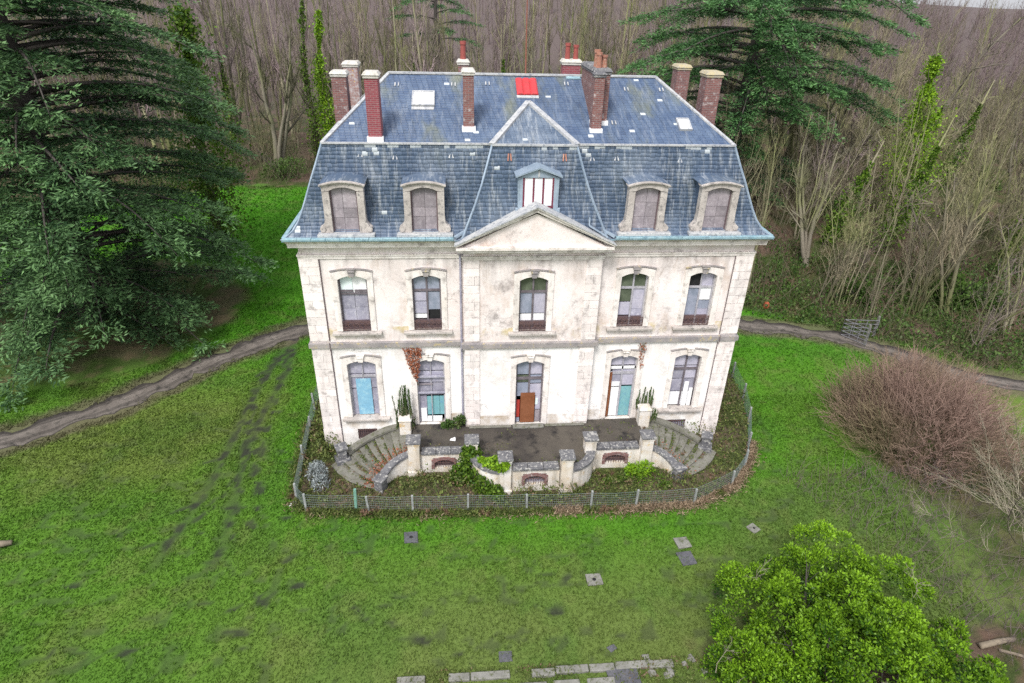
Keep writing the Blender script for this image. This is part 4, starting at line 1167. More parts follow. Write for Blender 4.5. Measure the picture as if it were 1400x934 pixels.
# stone dormers
def dormer(cx, lab):
    z0, yf = 10.06, -0.32
    D = empty('dormer', (cx, yf, z0)); D.parent = H
    D['label'] = lab
    L = lambda: MB((cx, yf, z0))
    ow, top = 0.98, 11.86          # opening
    for s in (-1, 1):              # jambs with a scroll foot
        a, b = cx + s * ow / 2, cx + s * (ow / 2 + 0.25)
        P_ = [(a, z0 + 0.10), (cx + s * (ow / 2 + 0.44), z0 + 0.10), (cx + s * (ow / 2 + 0.46), z0 + 0.22), (cx + s * (ow / 2 + 0.38), z0 + 0.34), (cx + s * (ow / 2 + 0.27), z0 + 0.48), (b, z0 + 0.75), (b, top - 0.16), (a, top - 0.16)]
        mb = L(); mb.prism(P_ if s > 0 else P_[::-1], yf, yf + 0.30, 'y', random.random())
        mb.tube([(cx + s * (ow / 2 + 0.36), yf - 0.03, z0 + 0.24), (cx + s * (ow / 2 + 0.36), yf + 0.25, z0 + 0.24)], 0.11, 10)
        mb.build('jamb', M_dormer, D)
    mb = L()
    ar = arch_pts(cx, ow, top, 0.13, 10)
    ou = arch_pts(cx, ow + 0.50, top + 0.14, 0.13, 10)
    mb.prism([(cx - ow / 2 - 0.25, top - 0.158)] + ar + [(cx + ow / 2 + 0.25, top - 0.158)] + ou[::-1], yf - 0.01, yf + 0.30, 'y')
    mb.build('arched_lintel', M_dormer, D)
    mb = L()                       # segmental cornice with its zinc cover
    for (g, h_, pj, m_) in ((0.56, 0.045, 0.05, None), (0.64, 0.045, 0.10, None)):
        c1 = arch_pts(cx, ow + g, top + 0.14 + (0.047 if g > .6 else 0.0) + 0.003, 0.14, 10)
        for i in range(10):
            (xa, za), (xb, zb) = c1[i], c1[i + 1]
            mb.hexa([(xa, yf - pj, za), (xb, yf - pj, zb), (xb, yf + .3, zb), (xa, yf + .3, za), (xa, yf - pj, za + h_), (xb, yf - pj, zb + h_), (xb, yf + .3, zb + h_), (xa, yf + .3, za + h_)])
    mb.build('segmental_cornice', M_dormer, D)
    mb = L()
    c1 = arch_pts(cx, ow + 0.62, top + 0.237, 0.14, 10)
    for i in range(10):
        (xa, za), (xb, zb) = c1[i], c1[i + 1]
        mb.hexa([(xa, yf + .04, za), (xb, yf + .04, zb), (xb, 1.0, zb), (xa, 1.0, za), (xa, yf + .04, za + .02), (xb, yf + .04, zb + .02), (xb, 1.0, zb + .02), (xa, 1.0, za + .02)])
    mb.build('cover', M_slate, D)
    for s in (-1, 1):
        x = cx + s * (ow / 2 + 0.17)
        L().box(min(x, x - s * .06), max(x, x - s * .06), yf + 0.31, 1.0, z0 + 0.1, top + 0.12).build('cheek', M_slate, D)
    L().box(cx - ow / 2 - 0.55, cx + ow / 2 + 0.55, yf - 0.22, yf + 0.25, z0 - 0.02, z0 + 0.095).build('sill', M_flash, D, 0.015)
    hts = [z0 + 0.10, z0 + 0.10 + random.uniform(.5, .62), z0 + 1.05 + random.uniform(-.1, .15), top]
    xs = [cx - ow / 2, cx + random.uniform(-.06, .06), cx + ow / 2]
    for i in range(3):
        for j in range(2):
            yy = yf + 0.17 + random.uniform(0, .02)
            L().box(xs[j] + .005, xs[j + 1] - .005, yy, yy + .02, hts[i] + .006, hts[i + 1] - .006, random.random()).build('board', M_dboard, D)
    mb = L(); mb.box(cx - ow / 2, cx - ow / 2 + .05, yf + .13, yf + .165, z0 + .1, top); mb.box(cx + ow / 2 - .05, cx + ow / 2, yf + .13, yf + .165, z0 + .1, top)
    mb.box(cx - ow / 2 + .05, cx + ow / 2 - .05, yf + .13, yf + .165, z0 + .1, z0 + .14); mb.build('frame', M_dark, D)
for x, lab in ((-7.05, 'outer left stone dormer with grey-brown boards'), (-4.15, 'inner left stone dormer with grey-brown boards'), (4.22, 'inner right stone dormer with grey-brown boards'), (7.02, 'outer right stone dormer with grey-brown boards')):
    dormer(x, lab)
# central gabled zinc dormer
D = empty('gabled_dormer', (0.08, 0.0, 10.95)); D.parent = H
D['label'] = 'central zinc dormer with white panes and maroon bars'
def dl(): return MB((0.08, 0.0, 10.95))
cx, yf, wv = 0.08, -0.16, 1.46
for s in (-1, 1):
    x = cx + s * wv / 2
    dl().box(min(x, x - s * .15), max(x, x - s * .15), yf, yf + .1, 10.85, 12.18).build('front_post', M_zinc, D, 0.01)
    dl().box(min(x + s * .03, x - s * .01), max(x + s * .03, x - s * .01), yf - 0.02, 1.0, 10.6, 12.2).build('cheek', M_zinc, D)
    dl().hexa([(cx, yf - .12, 12.52), (cx + s * (wv / 2 + .14), yf - .12, 12.20), (cx + s * (wv / 2 + .14), 1.3, 12.20), (cx, 1.3, 12.52), (cx, yf - .12, 12.58), (cx + s * (wv / 2 + .14), yf - .12, 12.26), (cx + s * (wv / 2 + .14), 1.3, 12.26), (cx, 1.3, 12.58)]).build('gable_roof', M_zinc, D)
    dl().box(min(x + s * .02, x + s * .12), max(x + s * .02, x + s * .12), yf - .05, yf + .05, 10.85, 11.05).build('foot_scroll', M_zinc, D, 0.02)
dl().prism([(cx - wv / 2, 12.18), (cx + wv / 2, 12.18), (cx, 12.50)], yf, yf + .08, 'y').build('gable', M_zinc, D)
dl().box(cx - .03, cx + .03, yf - .02, yf, 12.2, 12.45).build('king_post', M_flash, D)
dl().box(cx - wv / 2 + .2, cx + wv / 2 - .2, yf + .02, yf + .08, 10.7, 11.06).build('apron', M_maroon, D)
z0, z1 = 11.12, 12.16
mb = dl()
for u in (0, .335, .665, 1): mb.box(cx - .55 + 1.1 * u - .03, cx - .55 + 1.1 * u + .03, yf + .01, yf + .07, z0 - .02, z1)
mb.box(cx - .58, cx + .58, yf - .01, yf + .07, z0 - .07, z0 - .022); mb.build('frame', M_maroon, D)
for a, b in ((0, .335), (.335, .665), (.665, 1)):
    dl().box(cx - .55 + 1.1 * a + .032, cx - .55 + 1.1 * b - .032, yf + .04, yf + .055, z0, z1 - .01).build('pane', M_gwhite, D)

# ------------------------------------------------------------------ terrace with twin curved stairs
TZ0 = 1.05
T = tag(empty('terrace', (0, -1.5, 0)), 'raised stone terrace with dark concrete floor and twin curved stairs before the doors', 'terrace')
def tb(): return MB((0, -1.5, 0))
def arc(cx, cy, r, a0, a1, n=8): return [(cx + r * math.cos(math.radians(a0 + (a1 - a0) * i / n)), cy + r * math.sin(math.radians(a0 + (a1 - a0) * i / n))) for i in range(n + 1)]
LA = arc(-1.22, -2.15, 1.28, 180, 270)
RA = arc(1.30, -2.20, 1.25, 270, 360)
floor_poly = [(-5.1, -0.06), (-5.1, -1.9)] + [(-2.5, -1.9)] + [(x * 0.97, y + 0.1) for x, y in LA] + [(x * 0.97, y + 0.1) for x, y in RA] + [(2.5, -1.9), (5.15, -1.9), (5.15, -0.06), (2.79, -0.06), (2.79, -0.33), (-2.79, -0.33), (-2.79, -0.06)]
tb().prism(floor_poly, 0.6, TZ0, 'z').build('terrace_floor', M_slab, T)
# kerb slabs along the house foot
for x0, x1, y in ((-2.6, -0.7, -0.38), (0.8, 2.6, -0.38)):
    tb().box(x0, x1, y - 0.12, y + 0.04, TZ0 + 0.004, TZ0 + 0.06).build('kerb_stone', M_step, T, 0.015)
tb().box(-0.65, 0.75, -0.62, -0.34, TZ0 + 0.004, TZ0 + 0.10).build('threshold', M_stoneg, T, 0.02)
# faced walls with cellar lights
def cellar(mbx, x0, x1, y, ztop, cxw, w, zc, zt):
    mb = tb()
    wall_holes(mb, x0, x1, -0.2, ztop, y, 0.3, [(cxw - w / 2, cxw + w / 2, zc, zt)])
    mb.build('terrace_wall', M_terr, T)
    cw = empty('cellar_window', (cxw, y + 1.5, zc)); cw.parent = T
    q = lambda: MB((cxw, y, zc))
    rise = 0.14
    ar = arch_pts(cxw, w - 0.16, zt - 0.09, rise)
    ou = arch_pts(cxw, w + 0.10, zt + 0.05, rise)
    mb = q(); mb.prism([(cxw - w / 2 - .05, zt - .16)] + [(cxw - w / 2 + .08, zt - .22)] + ar + [(cxw + w / 2 - .08, zt - .22)] + [(cxw + w / 2 + .05, zt - .16)] + ou[::-1], y - .035, y + .12, 'y')
    for s in (-1, 1): mb.box(min(cxw + s * (w / 2 - .08), cxw + s * (w / 2 + .05)), max(cxw + s * (w / 2 - .08), cxw + s * (w / 2 + .05)), y - .03, y + .12, zc - .02, zt - .2)
    mb.build('brick_arch', M_brick, cw)
    mb = q()
    for i in range(8):
        x = cxw - w / 2 + .08 + (w - .16) * (i + .5) / 8
        mb.bar((x, y + .03, zc), (x, y + .03, zt - .08), .018, .018, (0, 1, 0))
    mb.bar((cxw - w / 2 + .06, y + .03, (zc + zt) / 2), (cxw + w / 2 - .06, y + .03, (zc + zt) / 2), .02, .02)
    mb.build('grille', M_iron, cw)
    q().box(cxw - w / 2, cxw + w / 2, y + .16, y + .18, zc, zt).build('board', M_board if abs(cxw) < 1 else M_dark, cw)
cellar(None, -4.72, -2.74, -2.08, 0.98, -3.70, 0.98, 0.22, 0.76)
cellar(None, -0.95, 1.05, -3.45, 1.12, 0.03, 0.98, 0.34, 0.90)
cellar(None, 2.74, 4.76, -2.20, 1.02, 3.70, 1.04, 0.26, 0.82)
def curved_wall(pts, th, z0, z1, name, m_, zs=None):
    mb = tb()
    pts = np.array(pts, float)
    d = np.gradient(pts, axis=0); d = nrm(d)
    o_ = np.stack([d[:, 1], -d[:, 0]], 1) * th / 2
    for i in range(len(pts) - 1):
        a, b = pts[i], pts[i + 1]
        za, zb = (z1, z1) if zs is None else (zs[i], zs[i + 1])
        l0, l1 = (z0, z0) if not callable(z0) else (z0(i), z0(i + 1))
        mb.hexa([(*(a + o_[i]), l0), (*(b + o_[i + 1]), l1), (*(b - o_[i + 1]), l1), (*(a - o_[i]), l0), (*(a + o_[i]), za), (*(b + o_[i + 1]), zb), (*(b - o_[i + 1]), zb), (*(a - o_[i]), za)])
    return mb.build(name, m_, T)
curved_wall(LA, 0.28, -0.2, 1.04, 'terrace_wall', M_terr)
curved_wall(RA, 0.28, -0.2, 1.04, 'terrace_wall', M_terr)
# weathered copings, slab by slab
for x0, x1, y, z in ((-4.66, -2.78, -1.98, 0.985), (-0.92, 1.02, -3.36, 1.125), (2.80, 4.70, -2.08, 1.025)):
    n = 3
    for i in range(n):
        a, b = x0 + (x1 - x0) * i / n + .006, x0 + (x1 - x0) * (i + 1) / n - .006
        tb().box(a, b, y - 0.18, y + 0.24, z, z + 0.13 + random.uniform(0, .02), random.random()).build('coping_stone', M_coping, T, 0.02)
for P_ in (LA, RA):
    for i in range(0, 8, 4):
        curved_wall(P_[i:i + 5], 0.38, 1.045, 1.16, 'coping_stone', M_coping)
# pillars
PILL = [(-4.95, -2.02, 1.80), (-2.52, -2.10, 1.78), (-1.20, -3.38, 1.88), (1.32, -3.42, 1.86), (2.52, -2.18, 1.80), (5.00, -2.18, 1.80)]
for (x, y, zt) in PILL:
    p = MB((x, y, 0))
    p.box(x - .24, x + .24, y - .24, y + .24, -0.2, zt - .12).box(x - .29, x + .29, y - .29, y + .29, -.15, 0.22)
    po = p.build('pillar', M_terr, T, 0.015); po.location = (x, y + 1.5, 0)
    MB((x, y, 0)).box(x - .31, x + .31, y - .31, y + .31, zt - .117, zt).build('pillar_cap', M_coping, po, 0.025)
    MB((x, y, 0)).box(x - .26, x + .26, y - .26, y + .26, zt - .22, zt - .12).build('neck_mould', M_terr, po, 0.01)
# stairs: nine treads winding out and forward on each side
for s in (-1, 1):
    cx, cy = s * 5.12, -3.25
    N = 9
    def pol(a, r): return (cx + s * r * math.cos(math.radians(a)), cy + r * math.sin(math.radians(a)))
    def ro(a): return 2.95 + 0.85 * (90 - a) / 90
    def inn(i): return 88 - i * 9.0
    def out(i): return 86 - i * 6.5
    def tread(i, ri, go, over=0.0, bulge=0.0):
        f0, f1 = i, i + 1 + over
        P_ = [pol(inn(f0), ri), pol(inn((f0 + f1) / 2), ri), pol(inn(f1), ri)]
        b0, b1 = np.array(P_[-1]), np.array(pol(out(f1), ro(out(f1)) + go))
        nn_ = np.array([(b1 - b0)[1], -(b1 - b0)[0]]) * (1 if s < 0 else -1) / np.linalg.norm(b1 - b0)
        P_ += [tuple(b0 + (b1 - b0) * t - nn_ * bulge * math.sin(t * math.pi)) for t in (.25, .5, .75)]
        P_ += [tuple(b1), pol(out((f0 + f1) / 2), ro(out((f0 + f1) / 2)) + go), pol(out(f0), ro(out(f0)) + go)]
        return P_ if s < 0 else P_[::-1]
    for i in range(N):
        zt = TZ0 - (i + 1) * TZ0 / (N + 1)
        ext = 0.30 if i == N - 1 else (0.12 if i == N - 2 else 0)
        bl = 0.30 if i == N - 1 else (0.12 if i == N - 2 else .05)
        ri = 1.34
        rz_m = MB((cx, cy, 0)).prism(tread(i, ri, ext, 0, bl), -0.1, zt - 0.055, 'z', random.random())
        mb = MB((cx, cy, 0))
        mb.prism(tread(i, ri - .02, ext + .02, .14, bl), zt - 0.052, zt, 'z', random.random())
        o = mb.build('step', M_step, T, 0.015); o.location = (cx, cy + 1.5, 0)
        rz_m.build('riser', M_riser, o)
    ia = [pol(a, 1.20) for a in np.linspace(100, 14, 12)]
    zi = list(np.linspace(1.12, 0.42, 12))
    curved_wall(ia, 0.26, -0.2, None, 'stair_wall', M_terr, [z - .06 for z in zi])
    curved_wall(ia, 0.36, lambda i: zi[i] - .057, None, 'stair_coping', M_coping, [z + .05 for z in zi])
    oa = [pol(a, ro(a) + .14) for a in np.linspace(86, 38, 12)]
    zo = list(np.linspace(1.20, 0.38, 12))
    curved_wall(oa, 0.24, -0.2, None, 'stair_wall', M_step, [z - .06 for z in zo])
    curved_wall(oa, 0.34, lambda i: zo[i] - .057, None, 'stair_coping', M_step, [z + .05 for z in zo])
    x, y = pol(10, 1.2)
    p = MB((x, y, 0)); p.box(x - .2, x + .2, y - .2, y + .2, -.2, .56); p.box(x - .25, x + .25, y - .25, y + .25, .563, .65)
    o = p.build('newel_post', M_coping, T, 0.02); o.location = (x, y + 1.5, 0); o.rotation_euler.z = s * 0.5
    x, y = pol(34, ro(34) + .15)
    p = MB((x, y, 0)); p.box(x - .19, x + .19, y - .19, y + .19, -.2, .78); p.box(x - .25, x + .25, y - .25, y + .25, .783, .9)
    p.box(x - .3, x + .3, y - .3, y + .3, -.2, .3)
    o = p.build('newel_post', M_coping, T, 0.02); o.location = (x, y + 1.5, 0); o.rotation_euler.z = -s * 0.4
    # planter block at the head of the stairs
    x, y, zt = (-5.40, -0.42, 1.78) if s < 0 else (5.32, -0.42, 1.98)
    p = MB((x, y, 0)); p.box(x - .25, x + .25, y - .22, y + .22, 0.6, zt); p.box(x - .29, x + .29, y - .26, y + .26, zt - .14, zt - .04)
    o = p.build('planter_block', M_terr, T, 0.03); o.location = (x, y + 1.5, 0)

STAIR = [(s_ * 5.12, -3.25, s_) for s_ in (-1, 1)]
# ------------------------------------------------------------------ leaf and twig generators
def kites(P, D, S, L, W):
    P, D, S = np.asarray(P), nrm(np.asarray(D)), nrm(np.asarray(S))
    L, W = np.asarray(L)[:, None], np.asarray(W)[:, None]
    nrm_ = np.cross(D, S)
    V = np.stack([P, P + D * L * .45 + S * W / 2, P + D * L - nrm_ * L * 0.08, P + D * L * .45 - S * W / 2], 1).reshape(-1, 3)
    F = np.arange(len(V)).reshape(-1, 4)
    return V, F
def rdir(n, upb=0.0, g=rng):
    d = g.normal(size=(n, 3)); d[:, 2] += upb
    return nrm(d)
def leaves(P, size, mat, name, upb=0.3, aspect=0.5, tint=None, out=None, outw=1.0):
    n = len(P)
    D = rdir(n, upb)
    if out is not None: D = nrm(D + out * outw)
    S = nrm(np.cross(D, rdir(n)))
    L = size * rng.uniform(.55, 1.5, n)
    V, F = kites(P, D, S, L, L * aspect)
    if tint is None: tint = rng.uniform(0, 1, n)
    return np_mesh(name, V, F, mat, np.clip(tint, 0, 1))
def tubes(paths, radii, n=3):
    T_, K, _ = paths.shape
    d = np.gradient(paths, axis=1); d = nrm(d)
    ref = np.where(np.abs(d[:, :1, 2:3]) > 0.9, np.array([1.0, 0, 0]), np.array([0, 0, 1.0]))
    ref = np.broadcast_to(ref, d.shape)
    a = nrm(np.cross(d, ref)); b = np.cross(d, a)
    an = np.arange(n) * 2 * np.pi / n
    V = paths[:, :, None, :] + radii[:, :, None, None] * (a[:, :, None, :] * np.cos(an)[None, None, :, None] + b[:, :, None, :] * np.sin(an)[None, None, :, None])
    base = (np.arange(T_)[:, None, None] * K + np.arange(K - 1)[None, :, None]) * n
    k = np.arange(n)[None, None, :]; k2 = (k + 1) % n
    F = np.stack([base + k, base + k2, base + n + k2, base + n + k], -1).reshape(-1, 4)
    return V.reshape(-1, 3), F
def join(parts):
    V, F, o = [], [], 0
    for v, f in parts:
        V.append(v); F.append(f + o); o += len(v)
    return np.concatenate(V), np.concatenate(F)
def grow(paths, radii, n, tlo, thi, lfac, spread, upw, K=4, wob=0.12, rfac=0.55, droop=0.0, g=rng, rmin=0.004, lvar=(.55, 1.15)):
    T_, Kp, _ = paths.shape
    idx = np.repeat(np.arange(T_), n)
    t = g.uniform(tlo, thi, len(idx)) * (Kp - 1)
    i0 = np.minimum(t.astype(int), Kp - 2); f = (t - i0)[:, None]
    P = paths[idx, i0] * (1 - f) + paths[idx, i0 + 1] * f
    tan = nrm(paths[idx, i0 + 1] - paths[idx, i0])
    rad = (radii[idx, i0] * (1 - f[:, 0]) + radii[idx, i0 + 1] * f[:, 0]) * rfac
    plen = np.linalg.norm(np.diff(paths, axis=1), axis=2).sum(1)[idx]
    tt = t / (Kp - 1)
    L = plen * lfac * g.uniform(*lvar, len(idx)) * (1.25 - 0.75 * tt)
    per = nrm(np.cross(tan, rdir(len(idx), 0, g)))
    D = nrm(tan * math.cos(spread) + per * math.sin(spread) + np.array([0, 0, upw]))
    pts = [P]
    for k in range(1, K):
        D = nrm(D + g.normal(size=D.shape) * wob + np.array([0, 0, upw * .5 - droop]))
        pts.append(pts[-1] + D * (L / (K - 1))[:, None])
    R = np.maximum(rad[:, None], rmin) * np.linspace(1, 0.35, K)[None, :]
    return np.stack(pts, 1), R
def stems(n, base_r, Hh, r0, lean, K=7, wob=0.05, g=rng, hv=(.8, 1.1), upb=0.05):
    a = g.uniform(0, 2 * np.pi, n)
    P = np.stack([np.cos(a), np.sin(a), np.zeros(n)], 1) * (base_r * np.sqrt(g.uniform(0, 1, n)))[:, None]
    D = nrm(np.stack([np.cos(a) * lean * g.uniform(.3, 1.3, n), np.sin(a) * lean * g.uniform(.3, 1.3, n), np.ones(n)], 1))
    L = Hh * g.uniform(*hv, n)
    P[:, 2] -= 0.15
    pts = [P]
    for k in range(1, K):
        D = nrm(D + g.normal(size=D.shape) * wob + np.array([0, 0, upb]))
        pts.append(pts[-1] + D * (L / (K - 1))[:, None])
    R = (r0 * g.uniform(.7, 1.15, n))[:, None] * np.linspace(1, .25, K)[None, :]
    return np.stack(pts, 1), R

# ------------------------------------------------------------------ fence round the yard
FN = tag(empty('wire_fence', (-9.6, -3.5, 0)), 'low wire mesh fence on grey posts around the foot of the house', 'fence')
def fo(): return MB((-9.6, -3.5, 0))
FP = []
for (a, b) in zip(FENCE[:-1], FENCE[1:]):
    d = math.hypot(b[0] - a[0], b[1] - a[1]); n = max(1, round(d / 1.9))
    for i in range(n): FP.append((a[0] + (b[0] - a[0]) * i / n, a[1] + (b[1] - a[1]) * i / n))
FP.append(FENCE[-1])
for i, (x, y) in enumerate(FP):
    green = abs(x + 7.16) < 0.05
    h = 1.15 if green else random.uniform(0.86, 0.98)
    lx, ly = random.uniform(-.06, .06), random.uniform(-.06, .06)
    r = 0.05 if green else 0.038
    z = float(terrain(x, y))
    fo().hexa([(x - r, y - r, z - .2), (x + r, y - r, z - .2), (x + r, y + r, z - .2), (x - r, y + r, z - .2), (x - r + lx, y - r + ly, h), (x + r + lx, y - r + ly, h), (x + r + lx, y + r + ly, h + .01), (x - r + lx, y + r + ly, h + .01)]).build('post', M_gpost if green else M_post, FN)
    if i:
        xa, ya = FP[i - 1]
        L = math.hypot(x - xa, y - ya)
        mb = fo(); wr_ = 0.0036
        nn_, hh = max(2, int(L / 0.075)), 0.84
        def fp(u, zz): return (xa + (x - xa) * u, ya + (y - ya) * u, zz - 0.05 * math.sin(u * math.pi))
        for k in range(8):
            zz = 0.04 + hh * k / 7
            mb.tube([fp(u, zz) for u in (0, .5, 1)], wr_ * (1.5 if k in (0, 7) else 1), 3, cap=False)
        for k in range(nn_):
            u = (k + .5) / nn_
            mb.tube([fp(u, 0.03), fp(u, 0.04 + hh)], wr_, 3, cap=False)
        mb.build('wire_mesh', M_wire, FN)

# ------------------------------------------------------------------ cedars
def cedar(name, label, loc, Hh, rad_f, nb, seed, mat, zlo, zhi, dens=1.0, skip=None, trunk_r=0.6, layers=None, group=None, grp_dir=None):
    g = np.random.default_rng(seed)
    root = tag(empty(name, loc), label, 'tree', group)
    tr = MB()
    wob = [(g.normal() * .12 * min(1, k), g.normal() * .12 * min(1, k)) for k in range(9)]
    tp_ = [(wob[k][0], wob[k][1], -0.3 + (Hh + .3) * k / 8) for k in range(9)]
    tr.tube(tp_, [trunk_r * (1 - k / 8.6) ** .8 + .03 for k in range(9)], 9)
    link(tr.mesh('trunk', M_bark, True), 'trunk', root)
    def taxis(h):
        t = np.clip((h + .3) / (Hh + .3) * 8, 0, 8); i = int(min(t, 7)); f = t - i
        return np.array([wob[i][0] * (1 - f) + wob[i + 1][0] * f, wob[i][1] * (1 - f) + wob[i + 1][1] * f, h])
    bp, brd, KP, KD, KS, KL, KW, KT = [], [], [], [], [], [], [], []
    for i in range(nb):
        if layers: h = layers[i % len(layers)] + g.normal() * .55
        else: h = zlo + (zhi - zlo) * ((i + g.uniform()) / nb)
        az = i * 2.399 + g.uniform(-.5, .5)
        if grp_dir is not None and g.uniform() < grp_dir[1]: az = grp_dir[0] + g.uniform(-1.7, 1.7)
        if skip and skip(h, az): continue
        L = rad_f(h) * g.uniform(.72, 1.06)
        d0 = np.array([math.cos(az), math.sin(az), 0.0]); sd = np.array([-d0[1], d0[0], 0.0])
        t = np.linspace(0, 1, 8)
        rise = g.uniform(.0, .16); dr = g.uniform(.08, .32); sw = g.normal() * .10
        pts = taxis(h) + t[:, None] * L * d0 + (t ** 2)[:, None] * L * sw * sd + np.array([0, 0, 1.0]) * (L * (rise * np.sin(t * 2.0) - dr * t ** 2.4))[:, None]
        bp.append(pts); brd.append((.015 * L) * (1 - t * .92))
        nbl = max(6, int(L / 0.30 * dens))
        for side in (-1, 1):
            tt = g.uniform(.16, 1.0, nbl) ** .85
            P0 = np.stack([np.interp(tt, t, pts[:, k]) for k in range(3)], 1)
            ln = (0.35 + L * .27 * (1.12 - tt) ** .8 * np.minimum(1, tt * 2.6)) * g.uniform(.6, 1.15, nbl)
            an = np.radians(g.uniform(28, 68, nbl)) * side
            bd = d0[None, :] * np.cos(an)[:, None] + sd[None, :] * np.sin(an)[:, None]
            ns = 30
            u = np.linspace(.06, 1.0, ns)[None, :] + g.uniform(-.03, .03, (nbl, ns))
            drp = g.uniform(.08, .32, nbl)
            Q = P0[:, None, :] + bd[:, None, :] * (u * ln[:, None])[..., None]
            Q[..., 2] -= drp[:, None] * ln[:, None] * u ** 1.8 - g.normal(size=(nbl, ns)) * .05
            Q = Q.reshape(-1, 3)
            m = len(Q)
            bdr = np.repeat(bd, ns, 0)
            sdr = np.cross(np.tile([0, 0, 1.0], (m, 1)), bdr)
            sgn = g.choice([-1, 1], m)[:, None]
            D = nrm(bdr * g.uniform(.3, 1, m)[:, None] + sdr * sgn * g.uniform(.2, 1.1, m)[:, None] + np.array([0, 0, 1.0]) * g.uniform(-.7, .45, m)[:, None])
            Q = Q + sdr * (sgn * g.uniform(0, .22, m)[:, None]) + np.array([0, 0, 1.0]) * (.05 - g.uniform(0, 1, m) ** 2 * .22)[:, None]
            S = nrm(np.cross(D, np.array([0, 0, 1.0]) + g.normal(size=(m, 3)) * .45))
            ll = g.uniform(.15, .36, m)
            KP.append(Q); KD.append(D); KS.append(S); KL.append(ll); KW.append(ll * g.uniform(.20, .36, m))
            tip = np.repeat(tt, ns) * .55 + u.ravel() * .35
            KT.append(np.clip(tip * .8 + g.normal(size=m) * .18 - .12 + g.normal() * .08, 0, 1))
    V, F = tubes(np.array(bp), np.array(brd), 4)
    link(np_mesh('limbs', V, F, M_bark), 'limbs', root)
    V, F = kites(np.concatenate(KP), np.concatenate(KD), np.concatenate(KS), np.concatenate(KL), np.concatenate(KW))
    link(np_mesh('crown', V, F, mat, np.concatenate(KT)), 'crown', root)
    return root, len(F)
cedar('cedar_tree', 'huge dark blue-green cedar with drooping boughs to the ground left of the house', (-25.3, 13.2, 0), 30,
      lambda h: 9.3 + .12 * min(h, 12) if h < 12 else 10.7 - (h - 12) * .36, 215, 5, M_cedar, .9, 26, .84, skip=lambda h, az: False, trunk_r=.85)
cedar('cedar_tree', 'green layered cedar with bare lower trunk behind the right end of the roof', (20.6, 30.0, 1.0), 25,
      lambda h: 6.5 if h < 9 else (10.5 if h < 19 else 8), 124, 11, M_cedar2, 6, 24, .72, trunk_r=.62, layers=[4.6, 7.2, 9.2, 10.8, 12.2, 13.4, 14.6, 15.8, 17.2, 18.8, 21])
cedar('cedar_tree', 'distant cedar with thin open boughs above the left of the ridge', (-5.0, 66, 2.5), 20,
      lambda h: 6.5, 16, 17, M_cedar2, 10, 19, .6, trunk_r=.4)

# ------------------------------------------------------------------ bare woodland
def bare_meshes(kind, seed, twm):
    g = np.random.default_rng(seed)
    if kind == 'tall':
        P, R = stems(g.integers(1, 3), .5, g.uniform(15, 18.5), .20, .10, K=9, wob=.035, g=g)
        a, ra = grow(P, R, 20, .28, .98, .26, .62, .32, K=5, g=g, rfac=.5)
        b, rb_ = grow(a, ra, 5, .25, 1, .42, .6, .22, K=4, g=g, rfac=.6, rmin=.018)
        c, rc = grow(b, rb_, 4, .2, 1, .5, .55, .15, K=3, g=g, rfac=.7, rmin=.013)
    elif kind == 'coppice':
        P, R = stems(g.integers(4, 8), .8, g.uniform(9.5, 12.5), .07, .13, K=8, wob=.085, g=g, hv=(.55, 1.1))
        a, ra = grow(P, R, 11, .15, .98, .27, .65, .22, K=5, wob=.16, g=g, rfac=.55, rmin=.014)
        b, rb_ = grow(a, ra, 4, .2, 1, .45, .7, .12, K=4, wob=.2, g=g, rfac=.65, rmin=.011)
        c, rc = grow(b, rb_, 3, .3, 1, .5, .7, .08, K=3, wob=.2, g=g, rfac=.8, rmin=.009)
    else:      # spreading
        P, R = stems(3, .35, 11.5, .22, .36, K=8, wob=.10, g=g)
        a, ra = grow(P, R, 9, .3, .98, .38, .75, .25, K=6, wob=.18, g=g, rfac=.55)
        b, rb_ = grow(a, ra, 7, .2, 1, .42, .7, .12, K=4, wob=.2, g=g, rfac=.55, rmin=.014)
        c, rc = grow(b, rb_, 5, .2, 1, .5, .65, .05, K=3, g=g, rfac=.7, rmin=.010)
    tv, tf = tubes(P, R, 6)
    st = M_pstem if kind == 'spread' else M_stem
    crown = [tubes(a, ra, 3), tubes(b, rb_, 3), tubes(c, rc, 3)]
    return np_mesh('trunk', tv, tf, st, smooth=True), np_mesh('crown', *join(crown), twm)
LIB = {('tall', 0): [bare_meshes('tall', 100 + i, M_twigp) for i in range(3)], ('tall', 1): [bare_meshes('tall', 110 + i, M_twig) for i in range(3)],
       ('cop', 0): [bare_meshes('coppice', 120 + i, M_twigp) for i in range(2)], ('cop', 1): [bare_meshes('coppice', 130 + i, M_twig) for i in range(3)],
       ('spread', 0): [bare_meshes('spread', 140 + i, M_pstem) for i in range(2)]}
def plant_tree(key, x, y, sc, lab, grp, tilt=0.0, name='bare_tree', az=None):
    tm, cm = random.choice(LIB[key])
    o = empty(name, (x, y, float(terrain(x, y))), random.uniform(0, 6.28) if az is None else az)
    if tilt: o.rotation_euler = (random.gauss(0, tilt), random.gauss(0, tilt), o.rotation_euler.z)
    o.scale = (sc, sc, sc * random.uniform(.92, 1.08))
    tag(o, lab, 'tree', grp)
    link(tm, 'trunk', o); link(cm, 'crown', o)
    return o
placed = []
def free(x, y, d):
    if any((x - a) ** 2 + (y - b) ** 2 < d * d for a, b in placed): return False
    placed.append((x, y)); return True
placed += [(20.6, 30), (-25.3, 13.2), (31.4, 22), (-16.6, 50), (-18.6, 52)]
def in_view(x, y, pad=6):
    # rough wedge in front of the viewpoint, wide enough for a step aside
    a = math.atan2(x + 3, y + 23.4) - YAW
    return abs(a) < math.radians(43)
